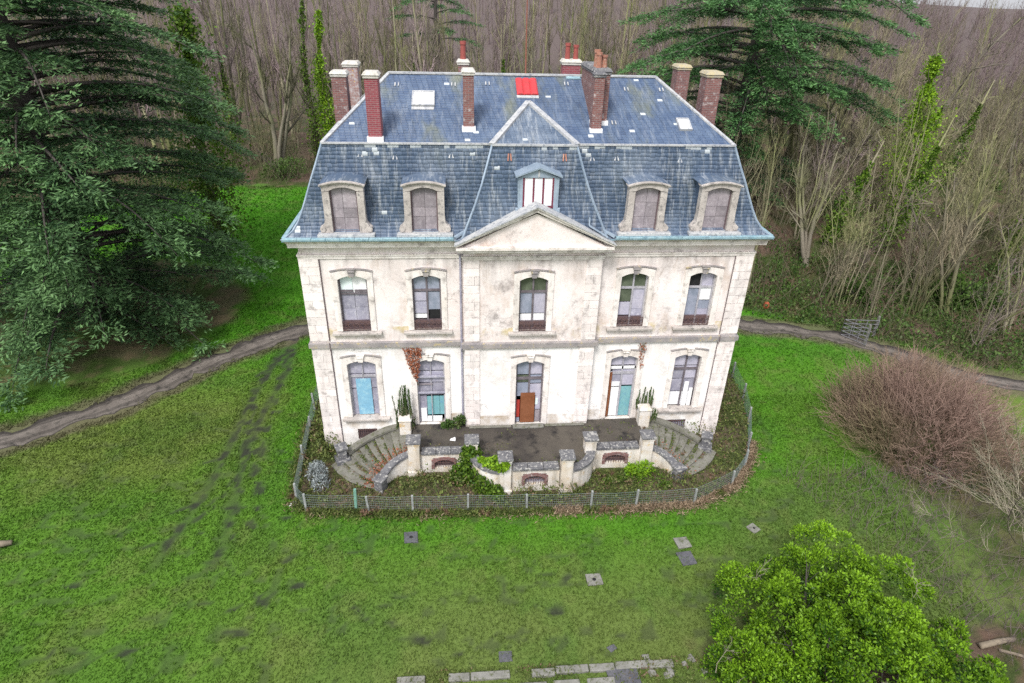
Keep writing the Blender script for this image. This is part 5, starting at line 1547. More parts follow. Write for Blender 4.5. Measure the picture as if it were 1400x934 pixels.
def side_of(x, y):
    d = np.array([x, y, 8.0]) - CAM
    px = 700 + FPX * (d @ r2) / (d @ fw)
    return 'left of the chimneys' if px < 470 else ('behind the left half of the roof' if px < 715 else ('behind the right half of the roof' if px < 960 else 'beyond the right end of the house'))
n = 0
while n < 262:
    x, y = random.uniform(-75, 80), 44 + (random.random() ** 1.5) * 60
    if y < wood_edge(x) + .5 or not in_view(x, y) or (x < -19 and y < 60 and random.random() < .4): continue
    az_ = math.atan2(x + 3, y + 23)
    if az_ > .60 and random.random() < .6: continue
    if not free(x, y, 1.5): continue
    w_ = side_of(x, y)
    if random.random() < .6:
        mv = (x < 5 and random.random() < .6) or random.random() < .2
        plant_tree(('tall', 0 if mv else 1), x, y, random.uniform(.85, 1.12) if az_ < .55 else random.uniform(.6, .78), 'slender leafless tree with %s twigs in the wood %s' % ('mauve' if mv else 'olive', w_), 'slender trees of the wood %s' % w_, .03)
    else:
        mv = random.random() < .25
        plant_tree(('cop', 0 if mv else 1), x, y, random.uniform(.9, 1.3), 'leafless clump of thin %s stems in the wood %s' % ('mauve' if mv else 'olive', w_), 'coppice clumps of the wood %s' % w_, .03)
    n += 1
n = 0
while n < 130:
    x, y = random.uniform(15, 62), random.uniform(4, 46)
    if y < wood_edge(x) + 1.0 or not in_view(x, y): continue
    if not free(x, y, 1.3): continue
    hi = y - wood_edge(x) > 9
    w_ = 'high on the bank right of the house' if hi else 'near the road right of the house'
    if random.random() < .2: plant_tree(('tall', 1), x, y, random.uniform(.55, .72), 'slender leafless tree ' + w_, 'slender trees ' + w_, .08)
    else: plant_tree(('cop', 1 if random.random() < .8 else 0), x, y, random.uniform(.5, .95), 'leafless clump of thin stems ' + w_, 'coppice clumps ' + w_, .12)
    n += 1
for x, y, sc, lab in ((26.5, 27.5, .95, 'pale spreading bare tree right of the layered cedar'), (38.0, 17.5, .8, 'pale spreading bare tree at the right edge of the bank'), (33.5, 30, .9, 'pale spreading bare tree high up behind the ivy-wrapped one'), (-13.5, 47.5, 1.25, 'forked grey tree just left of the front left chimney'), (-23, 48, 1.3, 'forked grey tree at the wood edge beside the cedar'), (-9.5, 55, 1.35, 'forked grey tree behind the left skylight'), (-2.5, 50, 1.25, 'forked grey tree behind the left pot chimney'), (6.5, 53, 1.3, 'forked grey tree behind the right pot chimney'), (13.5, 50, 1.35, 'forked grey tree just left of the layered cedar'), (-30, 54, 1.4, 'forked grey tree deep in the wood at upper left'), (30, 38, 1.1, 'forked grey tree behind the ivy-wrapped one'), (45, 34, 1.0, 'forked grey tree at upper right of the bank'), (22.5, 17.5, .75, 'forked bare tree above the orange sack'), (29.5, 13.0, .7, 'forked bare tree beside the holly bush')):
    plant_tree(('spread', 0), x, y, sc, lab, None, 0, 'spreading_tree')

# brushwood under the trees, and the wood beyond that reads as one mass
def brush(N, xr, yr, hlo, hhi, cond, rad=.014):
    x, y = rng.uniform(*xr, N), rng.uniform(*yr, N)
    k = cond(x, y)
    x, y = x[k], y[k]
    m = len(x)
    P = np.stack([x, y, terrain(x, y) - .1], 1)
    D = nrm(np.stack([rng.normal(size=m) * .45, rng.normal(size=m) * .45, np.ones(m)], 1))
    L = rng.uniform(hlo, hhi, m) * (.5 + fbm(x * .2, y * .2, 51))
    p1 = P + D * (L * .5)[:, None]
    D2 = nrm(D + rng.normal(size=(m, 3)) * .3)
    p2 = p1 + D2 * (L * .5)[:, None]
    return tubes(np.stack([P, p1, p2], 1), np.tile([[rad, rad * .7, rad * .35]], (m, 1)) * rng.uniform(.6, 1.6, m)[:, None], 3)
def azv(x, y): return np.abs(np.arctan2(x + 3, y + 23.4) - YAW) < .75
bw = join([brush(2600, (20.5, 30), (1, 11), .5, 1.9, lambda x, y: (y > wood_edge(x) - 2.6) & (y < wood_edge(x) + 1) & (dline(TRACK, x, y) > .8), .009), brush(34000, (-60, 62), (3, 75), 1.2, 4.6, lambda x, y: (y > wood_edge(x) + .4) & (y < wood_edge(x) + 22) & azv(x, y))])
tag(link(np_mesh('brushwood', *bw, M_brush), 'brushwood'), 'tangled thin brushwood filling the wood between the tree stems', 'brushwood', kind='stuff')
N = 1900
fx, fd = np.where(np.arange(N) < 1250, rng.uniform(-.72, .80, N), rng.uniform(.40, .82, N)), 88 + 210 * rng.uniform(0, 1, N) ** 1.2
x, y = -3 + fd * np.sin(fx + YAW), -23.4 + fd * np.cos(fx + YAW)
hgt = np.where(fx + YAW > .55, rng.uniform(6.5, 10.5, N), rng.uniform(9, 15, N))
P = np.stack([x, y, terrain(x, y) - .2], 1)
top = P + np.stack([rng.normal(size=N) * .6, rng.normal(size=N) * .6, hgt], 1)
Pth = np.stack([P, (P + top) / 2 + rng.normal(size=(N, 3)) * .25, top], 1)
Rr = np.tile([[.14, .10, .03]], (N, 1)) * rng.uniform(.6, 1.3, N)[:, None]
a, ra = grow(Pth, Rr, 15, .2, 1, .31, .95, .25, K=3, wob=.25, rfac=.45, rmin=.03)
tag(link(np_mesh('far_wood', *join([tubes(Pth, Rr, 4), tubes(a, ra, 3)]), M_twigp), 'far_wood'), 'mauve leafless wood rising over the far hillside', 'wood', kind='stuff')

# ivy-clad trees
def ivy_tree(label, paths, radii, ivy_rng, nleaf, mat, thick=.5, sz=.22, twm=M_pstem, ntw=14):
    b = paths[0][0]
    root = tag(empty('ivy_clad_tree', b), label, 'tree')
    mb = MB(b)
    LP = []
    for pth, rr_ in zip(paths, radii): mb.tube(pth, list(np.linspace(rr_, rr_ * .12, len(pth))), 7)
    link(mb.mesh('trunk', twm, True), 'trunk', root)
    for pth, (t0, t1), n_ in zip(paths, ivy_rng, nleaf):
        if not n_: continue
        A = np.array(pth, float); q = np.linspace(0, 1, len(A))
        t = rng.uniform(t0, t1, n_)
        C_ = np.stack([np.interp(t, q, A[:, k]) for k in range(3)], 1)
        th = thick * (.08 + 1.9 * sstep(.25, .75, fbm(t * 11, t * 0 + 1.7, 61 + len(LP)))) * np.minimum(1, (t1 - t) * 3 + .15)
        th = th * (.6 + .8 * rng.uniform(0, 1, n_) ** 3)
        LP.append(C_ + rdir(n_) * (th * rng.uniform(.4, 1, n_))[:, None])
    Pn = np.concatenate(LP) - np.array(b)
    link(leaves(Pn, sz, mat, 'ivy', .3, .8), 'ivy', root)
    A = []
    for pth, rr_ in zip(paths, radii):
        p = np.array(pth, float)[None] - np.array(b)
        k_ = np.linspace(0, 1, 8); q = np.linspace(0, 1, p.shape[1])
        p = np.stack([np.interp(k_, q, p[0, :, j]) for j in range(3)], 1)[None]
        R = np.linspace(rr_, rr_ * .2, 8)[None]
        a, ra = grow(p, R, ntw, .3, 1, .24, .9, .1, K=5, wob=.25, rfac=.35)
        b_, rb_ = grow(a, ra, 5, .2, 1, .5, .7, .1, K=4, wob=.2, rfac=.6, rmin=.012)
        link(np_mesh('branches', *join([tubes(a, ra, 4), tubes(b_, rb_, 3)]), twm), 'branches', root)['kind'] = 'stuff'
tz = lambda x, y: float(terrain(x, y))
ivy_tree('leaning bare tree wrapped in bright green ivy on the bank at right', [[(31.6, 22, tz(31.6, 22) - .2), (31.6, 22, 4), (30.9, 22, 9.2), (30.6, 22, 12.5), (30.5, 22.3, 15.8)], [(30.9, 22, 9.0), (32.4, 22, 11.8), (33.8, 22, 15.2), (35.6, 22, 17.4)]], [.36, .24], [(.05, .92), (0, .35)], [13000, 900], M_ivyb, 1.5, .15)
for x, y, h, lab in ((-17.0, 50, 16.5, 'tall trunk smothered in bright ivy behind the left chimneys'), (-19.2, 53, 17.5, 'dark trunk with thinner ivy left of the brightest ivy column')):
    ivy_tree(lab, [[(x, y, -.2), (x + .2, y, 5), (x - .3, y, 10), (x + .5, y, h)]], [.38], [(.03, .97)], [6500 if x > -18 else 3200], M_ivyb if x > -18 else M_ivy, 1.0 if x > -18 else .8, .20, M_stem)
ivy_tree('rounded ivy-covered tree showing yellow-green behind the huge cedar', [[(-21.4, 25, -.2), (-21.4, 25, 6), (-21.0, 25, 12), (-20.8, 25, 16.5)]], [.4], [(.02, 1)], [11000], M_ivy, 2.0, .20, M_stem)
for x, y, h in ((24.5, 19.5, 7.5), (40, 30, 10), (9.5, 52, 13), (2.5, 56, 14), (27.5, 17.5, 9.5), (35.5, 15.5, 9), (44, 24, 11), (-7.5, 51, 14), (-27.5, 50, 15)):
    ivy_tree({24.5: 'short stem with a thin ivy sleeve near the road gate', 40: 'ivy-hung stem high on the right bank', 9.5: 'slim ivy-flecked trunk behind the red chimney pots', 27.5: 'leaning ivy-hung stem just above the field gate', 35.5: 'ivy-hung stem near the right edge above the road', 44: 'ivy-hung stem at the far right of the bank', -7.5: 'ivy-hung trunk behind the left half of the ridge', -27.5: 'ivy-hung trunk beside the huge cedar at the wood edge', 2.5: 'slim ivy-flecked trunk behind the mast'}[x],
             [[(x, y, tz(x, y) - .2), (x + .3 + (.9 if x > 20 else 0), y, tz(x, y) + h * .5), (x + .1 + (2.4 if x > 20 else 0), y + .4, tz(x, y) + h)]], [.24], [(.03, .8)], [2600], M_ivy, .75, .17, M_stem)

# evergreen scrub along the foot of the bank
def blob_bush(name, label, loc, rx, ry, rz_, nleaf, mat, sz, lobes=10, seed=1, cat='shrub', upb=.4, zmin=0.0, group=None, stem=True, aspect=.55):
    g = np.random.default_rng(seed)
    root = tag(empty(name, loc), label, cat, group)
    c = rdir(lobes, .35, g) * np.array([rx, ry, rz_]) * g.uniform(.45, .72, (lobes, 1)); c[:, 2] = np.abs(c[:, 2]) * 1.0 + zmin
    r = g.uniform(.28, .5, lobes)
    k = g.choice(lobes, nleaf, p=r ** 2 / (r ** 2).sum())
    d = rdir(nleaf, .25, g)
    e = g.uniform(.55, 1.0, nleaf) ** .5 * (1 + .12 * g.normal(size=nleaf))
    P_ = c[k] + d * (r[k] * e)[:, None] * np.array([rx, ry, rz_])
    ok = P_[:, 2] > .02
    P_, d, e, k = P_[ok], d[ok], e[ok], k[ok]
    t = .15 + .5 * (e - .6) / .4 + .25 * d[:, 2] + g.normal(size=len(e)) * .2 + (g.uniform(size=lobes) * .3 - .15)[k]
    link(leaves(P_, sz, mat, 'crown', upb, aspect, t, d, 1.1), 'crown', root)
    if stem:
        st, sr = stems(6, min(rx, ry) * .25, rz_ * 1.5, .05, .7, K=5, wob=.1, g=g)
        a, ra = grow(st, sr, 6, .3, 1, .4, .7, .1, K=4, g=g)
        link(np_mesh('stems', *join([tubes(st, sr, 5), tubes(a, ra, 3)]), M_bark), 'stems', root)
    return root
p = gpt(1292, 430); blob_bush('holly_bush', 'dark green holly bush by the road at the right', (p[0], p[1], tz(p[0], p[1])), 1.5, 1.4, 2.0, 4200, M_dkgreen, .2, 9, 3)
p = gpt(1335, 250, 3); blob_bush('holly_bush', 'dark evergreen bush high up the right bank', (p[0], p[1], tz(p[0], p[1])), 2.2, 2.0, 1.6, 2500, M_dkgreen, .26, 8, 4)
p = gpt(1180, 412); blob_bush('holly_bush', 'low green bramble mound behind the field gate', (p[0], p[1], tz(p[0], p[1])), 2.6, 1.2, 1.0, 3000, M_dkgreen, .2, 9, 5)
for i, (x, y, r, h) in enumerate(((-27, 45, 2.2, 1.8), (-21.5, 46.5, 2.6, 2.4), (-14.5, 46, 2.2, 2.0), (-11, 48, 2.4, 2.6), (24, 13.2, 1.6, 1.1), (31.5, 11, 2.0, 1.3), (27.5, 24, 2.2, 1.8), (37, 22, 2.4, 1.8), (42, 16, 2.2, 1.5))):
    blob_bush('scrub_bush', ['olive scrub bush at the wood edge nearest the cedar', 'wide olive scrub bush at the back of the left lawn', 'olive scrub bush left of the rear chimneys', 'tall olive scrub bush behind the left chimneys', 'green bramble bush above the orange sack', 'green bush above the road at far right', 'green bush up the bank behind the gate', 'green bush up the bank right of the ivy-wrapped tree', 'green bush at the right edge of the bank'][i], (x, y, tz(x, y)), r, r * .8, h, 2600, M_dkgreen, .17, 9, 200 + i)
m = 110000
x, y = rng.uniform(13, 46, m), rng.uniform(-4, 30, m)
e = y - wood_edge(x)
k = (e > -1.0) & (e < 5 + 16 * fbm(x * .3, y * .3, 71) * (fbm(x * .16, y * .16, 79) > .42)) & (fbm(x * .5, y * .5, 73) > .31)
x, y = x[k], y[k]
P_ = np.stack([x, y, terrain(x, y) + rng.uniform(0, 1, len(x)) ** 1.4 * (1.6 * fbm(x * .35, y * .35, 75))], 1)
tag(link(leaves(P_, .17, M_dkgreen, 'bramble_undergrowth', .6, .6), 'bramble_undergrowth'), 'green ivy and bramble undergrowth at the foot of the wooded bank', 'undergrowth', kind='stuff')
m = 70000
x, y = rng.uniform(-40, 14, m), rng.uniform(40, 60, m)
k = (y > wood_edge(x) - .3) & (y < wood_edge(x) + 12) & (fbm(x * .25, y * .25, 77) > .5)
x, y = x[k], y[k]
P_ = np.stack([x, y, terrain(x, y) + rng.uniform(0, 1, len(x)) ** 1.5 * 4.0 * fbm(x * .3, y * .3, 79) ** 2], 1)
tag(link(leaves(P_, .22, M_dkgreen, 'ivy_undergrowth', .6, .6), 'ivy_undergrowth'), 'green ivy undergrowth in the wood behind the house', 'undergrowth', kind='stuff')

# ------------------------------------------------------------------ shrubs near the lawn
def lobed_evergreen():
    loc = (8.0, -12.0, 0)
    root = tag(empty('laurel_bush', loc), 'big rounded glossy green evergreen bush in the lower right corner', 'shrub')
    g = np.random.default_rng(31)
    LB = [(-3.5, -.6, 1.3, 1.15), (-2.6, 1.7, 1.5, 1.05), (-.6, 2.5, 1.6, 1.15), (1.3, 2.4, 1.9, 1.1), (3.3, 1.5, 1.7, 1.2), (4.1, -.6, 1.3, 1.1), (-1.6, .5, 2.6, 1.2), (.6, .7, 2.9, 1.25), (2.3, .3, 2.5, 1.15), (-.3, -1.2, 2.7, 1.2),
          (1.6, -1.6, 2.4, 1.15), (-2.1, -1.5, 2.0, 1.15), (3.2, -2.1, 1.6, 1.15), (-.9, -2.8, 1.7, 1.15), (1.1, -3.2, 1.5, 1.1), (-3.0, -2.4, .9, .95), (2.7, -3.3, .9, 1.0), (0, 3.3, .8, .9), (2.6, 2.9, .9, .9), (-4.2, .5, .8, .75), (4.7, .8, .8, .8), (0, 0, 1.6, 1.6), (-2.7, -1.6, 1.3, 1.2), (-1.6, -2.9, 1.0, 1.2), (-3.2, .6, 1.0, 1.1), (.2, -3.9, .9, 1.1), (2.0, -4.2, .6, 1.0), (3.6, -3.4, .6, .9)]
    LB = np.array(LB) * np.array([.75, .82, .90, .84])
    LB[:, :3] += g.normal(size=(len(LB), 3)) * .22
    LB[:, 3] *= g.uniform(.8, 1.15, len(LB))
    # every lobe carries knots of leaves, each knot a tuft
    sub = []
    for (x, y, z, r) in LB:
        ns_ = int(30 * r * r)
        d = rdir(ns_, .35, g)
        rr_ = r * g.uniform(.72, 1.08, ns_)
        sub.append(np.concatenate([np.array([x, y, z]) + d * rr_[:, None], d, g.uniform(.15, .40, (ns_, 1)), g.uniform(-.16, .2, (ns_, 1)) + g.uniform(-.14, .16)], 1))
    sub = np.concatenate(sub)
    nl = 125000
    k = g.choice(len(sub), nl, p=sub[:, 6] ** 2 / (sub[:, 6] ** 2).sum())
    d = nrm(rdir(nl, .3, g) + sub[k, 3:6] * .5)
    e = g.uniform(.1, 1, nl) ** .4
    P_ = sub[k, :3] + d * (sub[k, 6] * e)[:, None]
    t = -.22 + .70 * e * e + .30 * d[:, 2] + sub[k, 7] + g.normal(size=nl) * .14 + .05 * P_[:, 2]  # tint lightens outward and upward, painting shade into the gaps between lobes
    ok = P_[:, 2] > .05
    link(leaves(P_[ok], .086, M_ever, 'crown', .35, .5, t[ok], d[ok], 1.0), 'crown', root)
    st, sr = stems(9, .7, 3.0, .08, .75, K=6, wob=.1, g=g)
    a, ra = grow(st, sr, 8, .3, 1, .45, .7, .1, K=4, g=g)
    link(np_mesh('stems', *join([tubes(st, sr, 6), tubes(a, ra, 3)]), M_bark), 'stems', root)
    for (x, y, z) in ((-3.6, -1.4, 1.7), (-.7, -2.2, 2.6), (-3.9, -.7, 1.6), (-1.9, 1.6, 2.6), (2.6, .6, 2.9)):      # dead pale twigs poking out
        q, qr = stems(1, .02, 1.0, .014, .8, K=5, wob=.25, g=g); q = q + np.array([x, y, z])
        b, br2 = grow(q, qr, 9, .1, 1, .5, .8, .0, K=4, wob=.3, g=g, rmin=.006)
        c, cr2 = grow(b, br2, 3, .2, 1, .5, .8, .0, K=3, wob=.3, g=g, rmin=.005)
        link(np_mesh('dead_twig', *join([tubes(q, qr, 4), tubes(b, br2, 3), tubes(c, cr2, 3)]), M_lichtw), 'dead_twig', root)
lobed_evergreen()
def russet_bush():
    loc = (18.5, -.7, 0)
    g = np.random.default_rng(41)
    root = tag(empty('russet_bush', loc), 'wide dome of bare russet twigs on the lawn at the right', 'shrub')
    P, R = stems(110, 2.6, 3.1, .032, .85, K=6, wob=.12, g=g, hv=(.7, 1.1), upb=.10)
    m = 5000
    d = rdir(m, .45, g); d[:, 2] = np.abs(d[:, 2])
    dm = np.array([4.8, 4.9, 4.3])
    bump_ = .62 + .72 * fbm(d[:, 0] * 2.6 + 5, d[:, 1] * 2.6 + d[:, 2] * 1.5 + 5, 83)
    q0 = d * dm * (bump_ * g.uniform(.40, .84, m))[:, None]
    dr = nrm(d * np.array([1, 1, .8]) + g.normal(size=(m, 3)) * .45 + np.array([0, 0, .55]))
    L = g.uniform(.4, 1.0, m) * g.choice([1, 1, 1.7], m)
    q1 = q0 + dr * (L * .5)[:, None]
    q2 = q1 + nrm(dr + g.normal(size=(m, 3)) * .3 + np.array([0, 0, .2])) * (L * .5)[:, None]
    a = np.stack([q0, q1, q2], 1)
    ra = np.tile([[.0095, .0075, .004]], (m, 1)) * g.uniform(.6, 1.9, m)[:, None]
    b, rb_ = grow(a, ra, 3, .15, 1, .5, .6, .15, K=3, wob=.2, g=g, rfac=.8, rmin=.0052)
    link(np_mesh('stems', *tubes(P, R, 4), M_brush), 'stems', root)
    link(np_mesh('crown', *join([tubes(a, ra, 3), tubes(b, rb_, 3)]), M_bushtw), 'crown', root)
russet_bush()
def edge_tree():
    g = np.random.default_rng(43)
    loc = (19.6, -8.4, 0)
    root = tag(empty('pale_bare_tree', loc), 'pale lichened bare branches reaching in from the right edge', 'tree')
    P, R = stems(22, .6, 6.0, .042, 1.9, K=7, wob=.13, g=g, upb=.0)
    a, ra = grow(P, R, 9, .2, 1, .36, .6, .12, K=5, wob=.15, g=g, rfac=.55, rmin=.010)
    b, rb_ = grow(a, ra, 5, .2, 1, .5, .6, .08, K=4, wob=.18, g=g, rfac=.65, rmin=.007)
    link(np_mesh('trunk', *tubes(P, R, 5), M_pstem), 'trunk', root)
    link(np_mesh('crown', *join([tubes(a, ra, 3), tubes(b, rb_, 3)]), M_lichtw), 'crown', root)
edge_tree()
bw = brush(3800, (11, 26), (-14, -3), .4, 1.6, lambda x, y: (x + .35 * (y + 8) > 12.6), .008)
tag(link(np_mesh('bramble_canes', *bw, M_twigp), 'bramble_canes'), 'mauve bramble canes on the bare ground at the right', 'brambles', kind='stuff')

# ------------------------------------------------------------------ growth in the yard
def in_terrace(x, y):
    t = (np.abs(x) < 5.3) & (y > -2.4) | (np.abs(x) < 1.5) & (y > -3.75) | (np.hypot(np.abs(x) - 1.25, y + 2.15) < 1.45)
    r_, a_ = np.hypot(np.abs(x) - 5.12, y + 3.25), np.degrees(np.arctan2(y + 3.25, np.abs(x) - 5.12))
    s_ = (r_ < 3.75) & (r_ > 1.05) & (a_ > 7 + 16 * (r_ - 1.2) / 2.5) & (a_ < 95)
    return t | s_ | ((np.abs(x) < 9.05) & (y > 0))
m = 80000
x, y = rng.uniform(-10.2, 12.1, m), rng.uniform(-4.8, 8, m)
k = inside(FENCE, x, y) & ~in_terrace(x, y)
x, y = x[k], y[k]
hgt = .08 + .75 * sstep(.42, .7, fbm(x * .8, y * .8, 91))
P_ = np.stack([x, y, rng.uniform(0, 1, len(x)) * hgt], 1)
tag(link(leaves(P_, .11, M_weed, 'yard_weeds', .6, .5), 'yard_weeds'), 'rank weeds and brambles in the yard between fence and house', 'weeds', kind='stuff')
# rank strip outside the fence
m = 16000
t = rng.uniform(0, 1, m)
fa = np.array(FENCE); fs = np.r_[0, np.cumsum(np.hypot(*np.diff(fa, axis=0).T))]
q = rng.uniform(8, fs[-1] - 9, m)
bx_, by_ = np.interp(q, fs, fa[:, 0]), np.interp(q, fs, fa[:, 1])
i = np.clip(np.searchsorted(fs, q) - 1, 0, len(fa) - 2)
tn = nrm(fa[i + 1] - fa[i])
off = np.abs(rng.normal(size=m)) * .21
x, y = bx_ + tn[:, 1] * off, by_ - tn[:, 0] * off
P_ = np.stack([x, y, rng.uniform(0, .22, m)], 1)
dry = (fbm(x * .45, y * 0 + .5, 95) + .1 * (x > -3) + .12 * (off > .35)) > .56
tag(link(leaves(P_[~dry], .12, M_weed, 'verge_weeds', .9, .3), 'verge_weeds'), 'unmown green weeds along the outside of the wire fence', 'weeds', kind='stuff')
tag(link(leaves(P_[dry], .15, M_straw, 'dry_grass', .6, .18), 'dry_grass'), 'dead straw-coloured grass along the front of the wire fence', 'dry grass', kind='stuff')

def clump(name, label, pts, size, mat, cat, aspect=.6, upb=.4, extra=None, out=None):
    b = (float(pts[:, 0].mean()), float(pts[:, 1].mean()), float(pts[:, 2].min()))
    root = tag(empty(name, b), label, cat)
    link(leaves(pts - np.array(b), size, mat, 'leaves', upb, aspect), 'leaves', root)
    if extra is not None: link(np_mesh('stems', extra[0] - np.array(b), extra[1], M_brush), 'stems', root)
    return root
def blobs(centres, n):
    c = np.array(centres, float); k = rng.integers(0, len(c), n)
    return c[k, :3] + rdir(n, .2) * (c[k, 3] * rng.uniform(.35, 1, n) ** .5)[:, None]
def above(p, z=0.0): return p[p[:, 2] > z]
clump('ivy_mass', 'deep green ivy heap tumbling over the curved terrace wall', above(blobs([(-2.75, -2.65, .5, .6), (-2.4, -2.9, .35, .55), (-2.55, -2.25, 1.0, .5), (-2.0, -3.35, .3, .5), (-1.6, -3.75, .2, .4), (-3.1, -2.75, .3, .45), (-2.62, -2.35, 1.3, .3)], 4200), .02), .12, M_ivy, 'ivy', .75)
clump('ivy_mass', 'fresh yellow-green creeper on the pillar left of the central parapet', blobs([(-1.55, -3.28, 1.32, .34), (-1.85, -3.1, 1.2, .26), (-1.35, -3.62, 1.45, .22), (-2.1, -2.85, 1.12, .18), (-1.2, -3.66, 1.6, .14)], 2000), .10, M_ivyb, 'creeper', .75)
clump('yard_bush', 'small dark bush in the corner of terrace and bay', above(blobs([(-3.15, -.30, 1.25, .25), (-3.5, -.28, 1.2, .22), (-2.95, -.35, 1.45, .22), (-3.7, -.3, 1.12, .16)], 900), 1.06), .10, M_dkgreen, 'plant', .6)
clump('weed_clump', 'tall weeds at the foot of the right front pillar', above(blobs([(4.6, -2.75, .25, .35), (4.3, -2.7, .2, .3), (4.95, -2.8, .4, .3)], 700), .02), .14, M_ivyb, 'weeds', .35, 1.0)
clump('moss_patch', 'yellow-green moss mound below the right stair', above(blobs([(5.3, -2.95, -.15, .5), (4.6, -3.2, -.12, .4), (3.9, -3.0, -.1, .35), (3.2, -3.1, -.1, .3), (5.6, -3.5, -.1, .35)], 3200), .02), .06, M_ivy, 'moss', .7)
clump('silver_shrub', 'silvery grey shrub beside the foot of the left stair', above(blobs([(-9.0, -2.3, .3, .45), (-8.8, -2.75, .2, .4), (-9.1, -1.9, .3, .35)], 1500), .02), .10, M_silver, 'shrub', .4)
clump('yard_bush', 'green weedy bush at the left corner of the house', above(blobs([(-9.3, .0, .3, .4), (-9.45, .8, .3, .45), (-9.1, -.7, .25, .4), (-9.5, 1.8, .3, .4)], 1700), .02), .12, M_weed, 'plant', .5)
MP, LP2 = [], []
for cx, cy, s_ in STAIR:
    for i in range(9):
        n_ = 420
        t = rng.uniform(0, 1, n_); r = 1.36 + t * (1.55 + .75 * i / 9)
        aa = np.radians((88 - i * 9.0) * (1 - t) + (86 - i * 6.5) * t) - np.abs(rng.normal(size=n_)) * .03
        keep = fbm(r * 2.2, np.full(n_, i + s_ * 3.0), 87) > .42
        z = TZ0 - (i + 1) * TZ0 / 10 + rng.uniform(0, .035, n_)
        MP.append(np.stack([cx + s_ * r * np.cos(aa), cy + r * np.sin(aa), z], 1)[keep])
        n_ = 120 if s_ < 0 else 40
        r = 1.36 + np.abs(rng.normal(size=n_)) * .32; aa = np.radians(88 - (i + rng.uniform(0, 1, n_)) * 8.8)
        LP2.append(np.stack([cx + s_ * r * np.cos(aa), cy + r * np.sin(aa), np.full(n_, TZ0 - (i + 1) * TZ0 / 10 + .012)], 1))
tag(link(leaves(np.concatenate(MP), .06, M_weed, 'step_moss', .5, .6), 'step_moss'), 'moss and small weeds in the angles of the curved steps', 'moss', kind='stuff')
tag(link(leaves(np.concatenate(LP2), .07, M_creep, 'fallen_leaves', .1, .6), 'fallen_leaves'), 'red-brown fallen leaves lying on the curved steps', 'leaves', kind='stuff')
m = 5200      # growth along the foot of the terrace and in its joints
q = np.array([(-4.9, -2.35), (-2.6, -2.4), (-1.9, -3.2), (-1.1, -3.72), (1.2, -3.78), (2.1, -3.3), (2.6, -2.5), (4.9, -2.5)])
qs = np.r_[0, np.cumsum(np.hypot(*np.diff(q, axis=0).T))]; t = rng.uniform(0, qs[-1], m)
P_ = np.stack([np.interp(t, qs, q[:, 0]) + rng.normal(size=m) * .12, np.interp(t, qs, q[:, 1]) - np.abs(rng.normal(size=m)) * .22, rng.uniform(0, 1, m) ** 1.6 * .8 * sstep(.3, .7, fbm(t * .9, t * 0 + 4, 89))], 1)
tag(link(leaves(P_, .10, M_weed, 'wall_foot_weeds', .7, .45), 'wall_foot_weeds'), 'rank weeds against the foot of the terrace wall', 'weeds', kind='stuff')
m = 1500      # moss and grit in the terrace corners
x, y = rng.uniform(-5, 5, m), rng.uniform(-3.2, -.35, m)
k = (fbm(x * 1.1, y * 1.1, 99) > .56) & ((np.abs(x) < 2.4) | (y > -1.75))
tag(link(leaves(np.stack([x[k], y[k], np.full(k.sum(), TZ0 + .005)], 1), .07, M_weed, 'terrace_moss', .4, .6), 'terrace_moss'), 'patches of moss and weeds on the dark terrace floor', 'moss', kind='stuff')
# spiky succulents rooted round the planter blocks
def spikes(label, cx, cy, z0, specs):
    root = tag(empty('spiky_plant', (cx, cy, z0)), label, 'plant')
    PP, DD = [], []
    mb = MB()
    for (dx_, dy_, h, zb) in specs:
        lean = rng.normal(size=2) * .06
        n_ = int(130 * h)
        t = rng.uniform(0, 1, n_)
        a = rng.uniform(0, 6.28, n_)
        PP.append(np.stack([dx_ + lean[0] * t, dy_ + lean[1] * t, zb + h * t], 1))
        DD.append(np.stack([np.cos(a), np.sin(a), 1.6 + t * 2], 1))
        mb.tube([(dx_, dy_, zb), (dx_ + lean[0], dy_ + lean[1], zb + h)], [.02, .006], 4)
    P_, D_ = np.concatenate(PP), nrm(np.concatenate(DD))
    n_ = len(P_)
    S_ = nrm(np.cross(D_, rdir(n_)))
    V, F = kites(P_, D_, S_, rng.uniform(.06, .13, n_), rng.uniform(.022, .036, n_))
    link(np_mesh('leaves', V, F, M_euph, rng.uniform(0, 1, n_)), 'leaves', root)
    link(mb.mesh('stems', M_brush), 'stems', root)
sp = [(random.uniform(-.36, .36), random.uniform(.0, .26), random.uniform(.5, 1.5), .55) for _ in range(26)] + [(s_ * random.uniform(.27, .4), random.uniform(-.2, .2), random.uniform(.4, .95), -.1) for s_ in (-1, 1) for _ in range(5)]
spikes('tall spiky green plant around the left planter block by the wall', -5.40, -.42, 1.22, sp)
sp = [(random.uniform(-.3, .45), random.uniform(.26, .32), random.uniform(.4, 1.1), .45) for _ in range(18)] + [(random.uniform(.3, .6), random.uniform(-.1, .2), random.uniform(.3, .7), -.1) for _ in range(6)]
spikes('shorter spiky green plant around the right planter block by the wall', 5.32, -.42, 1.22, sp)
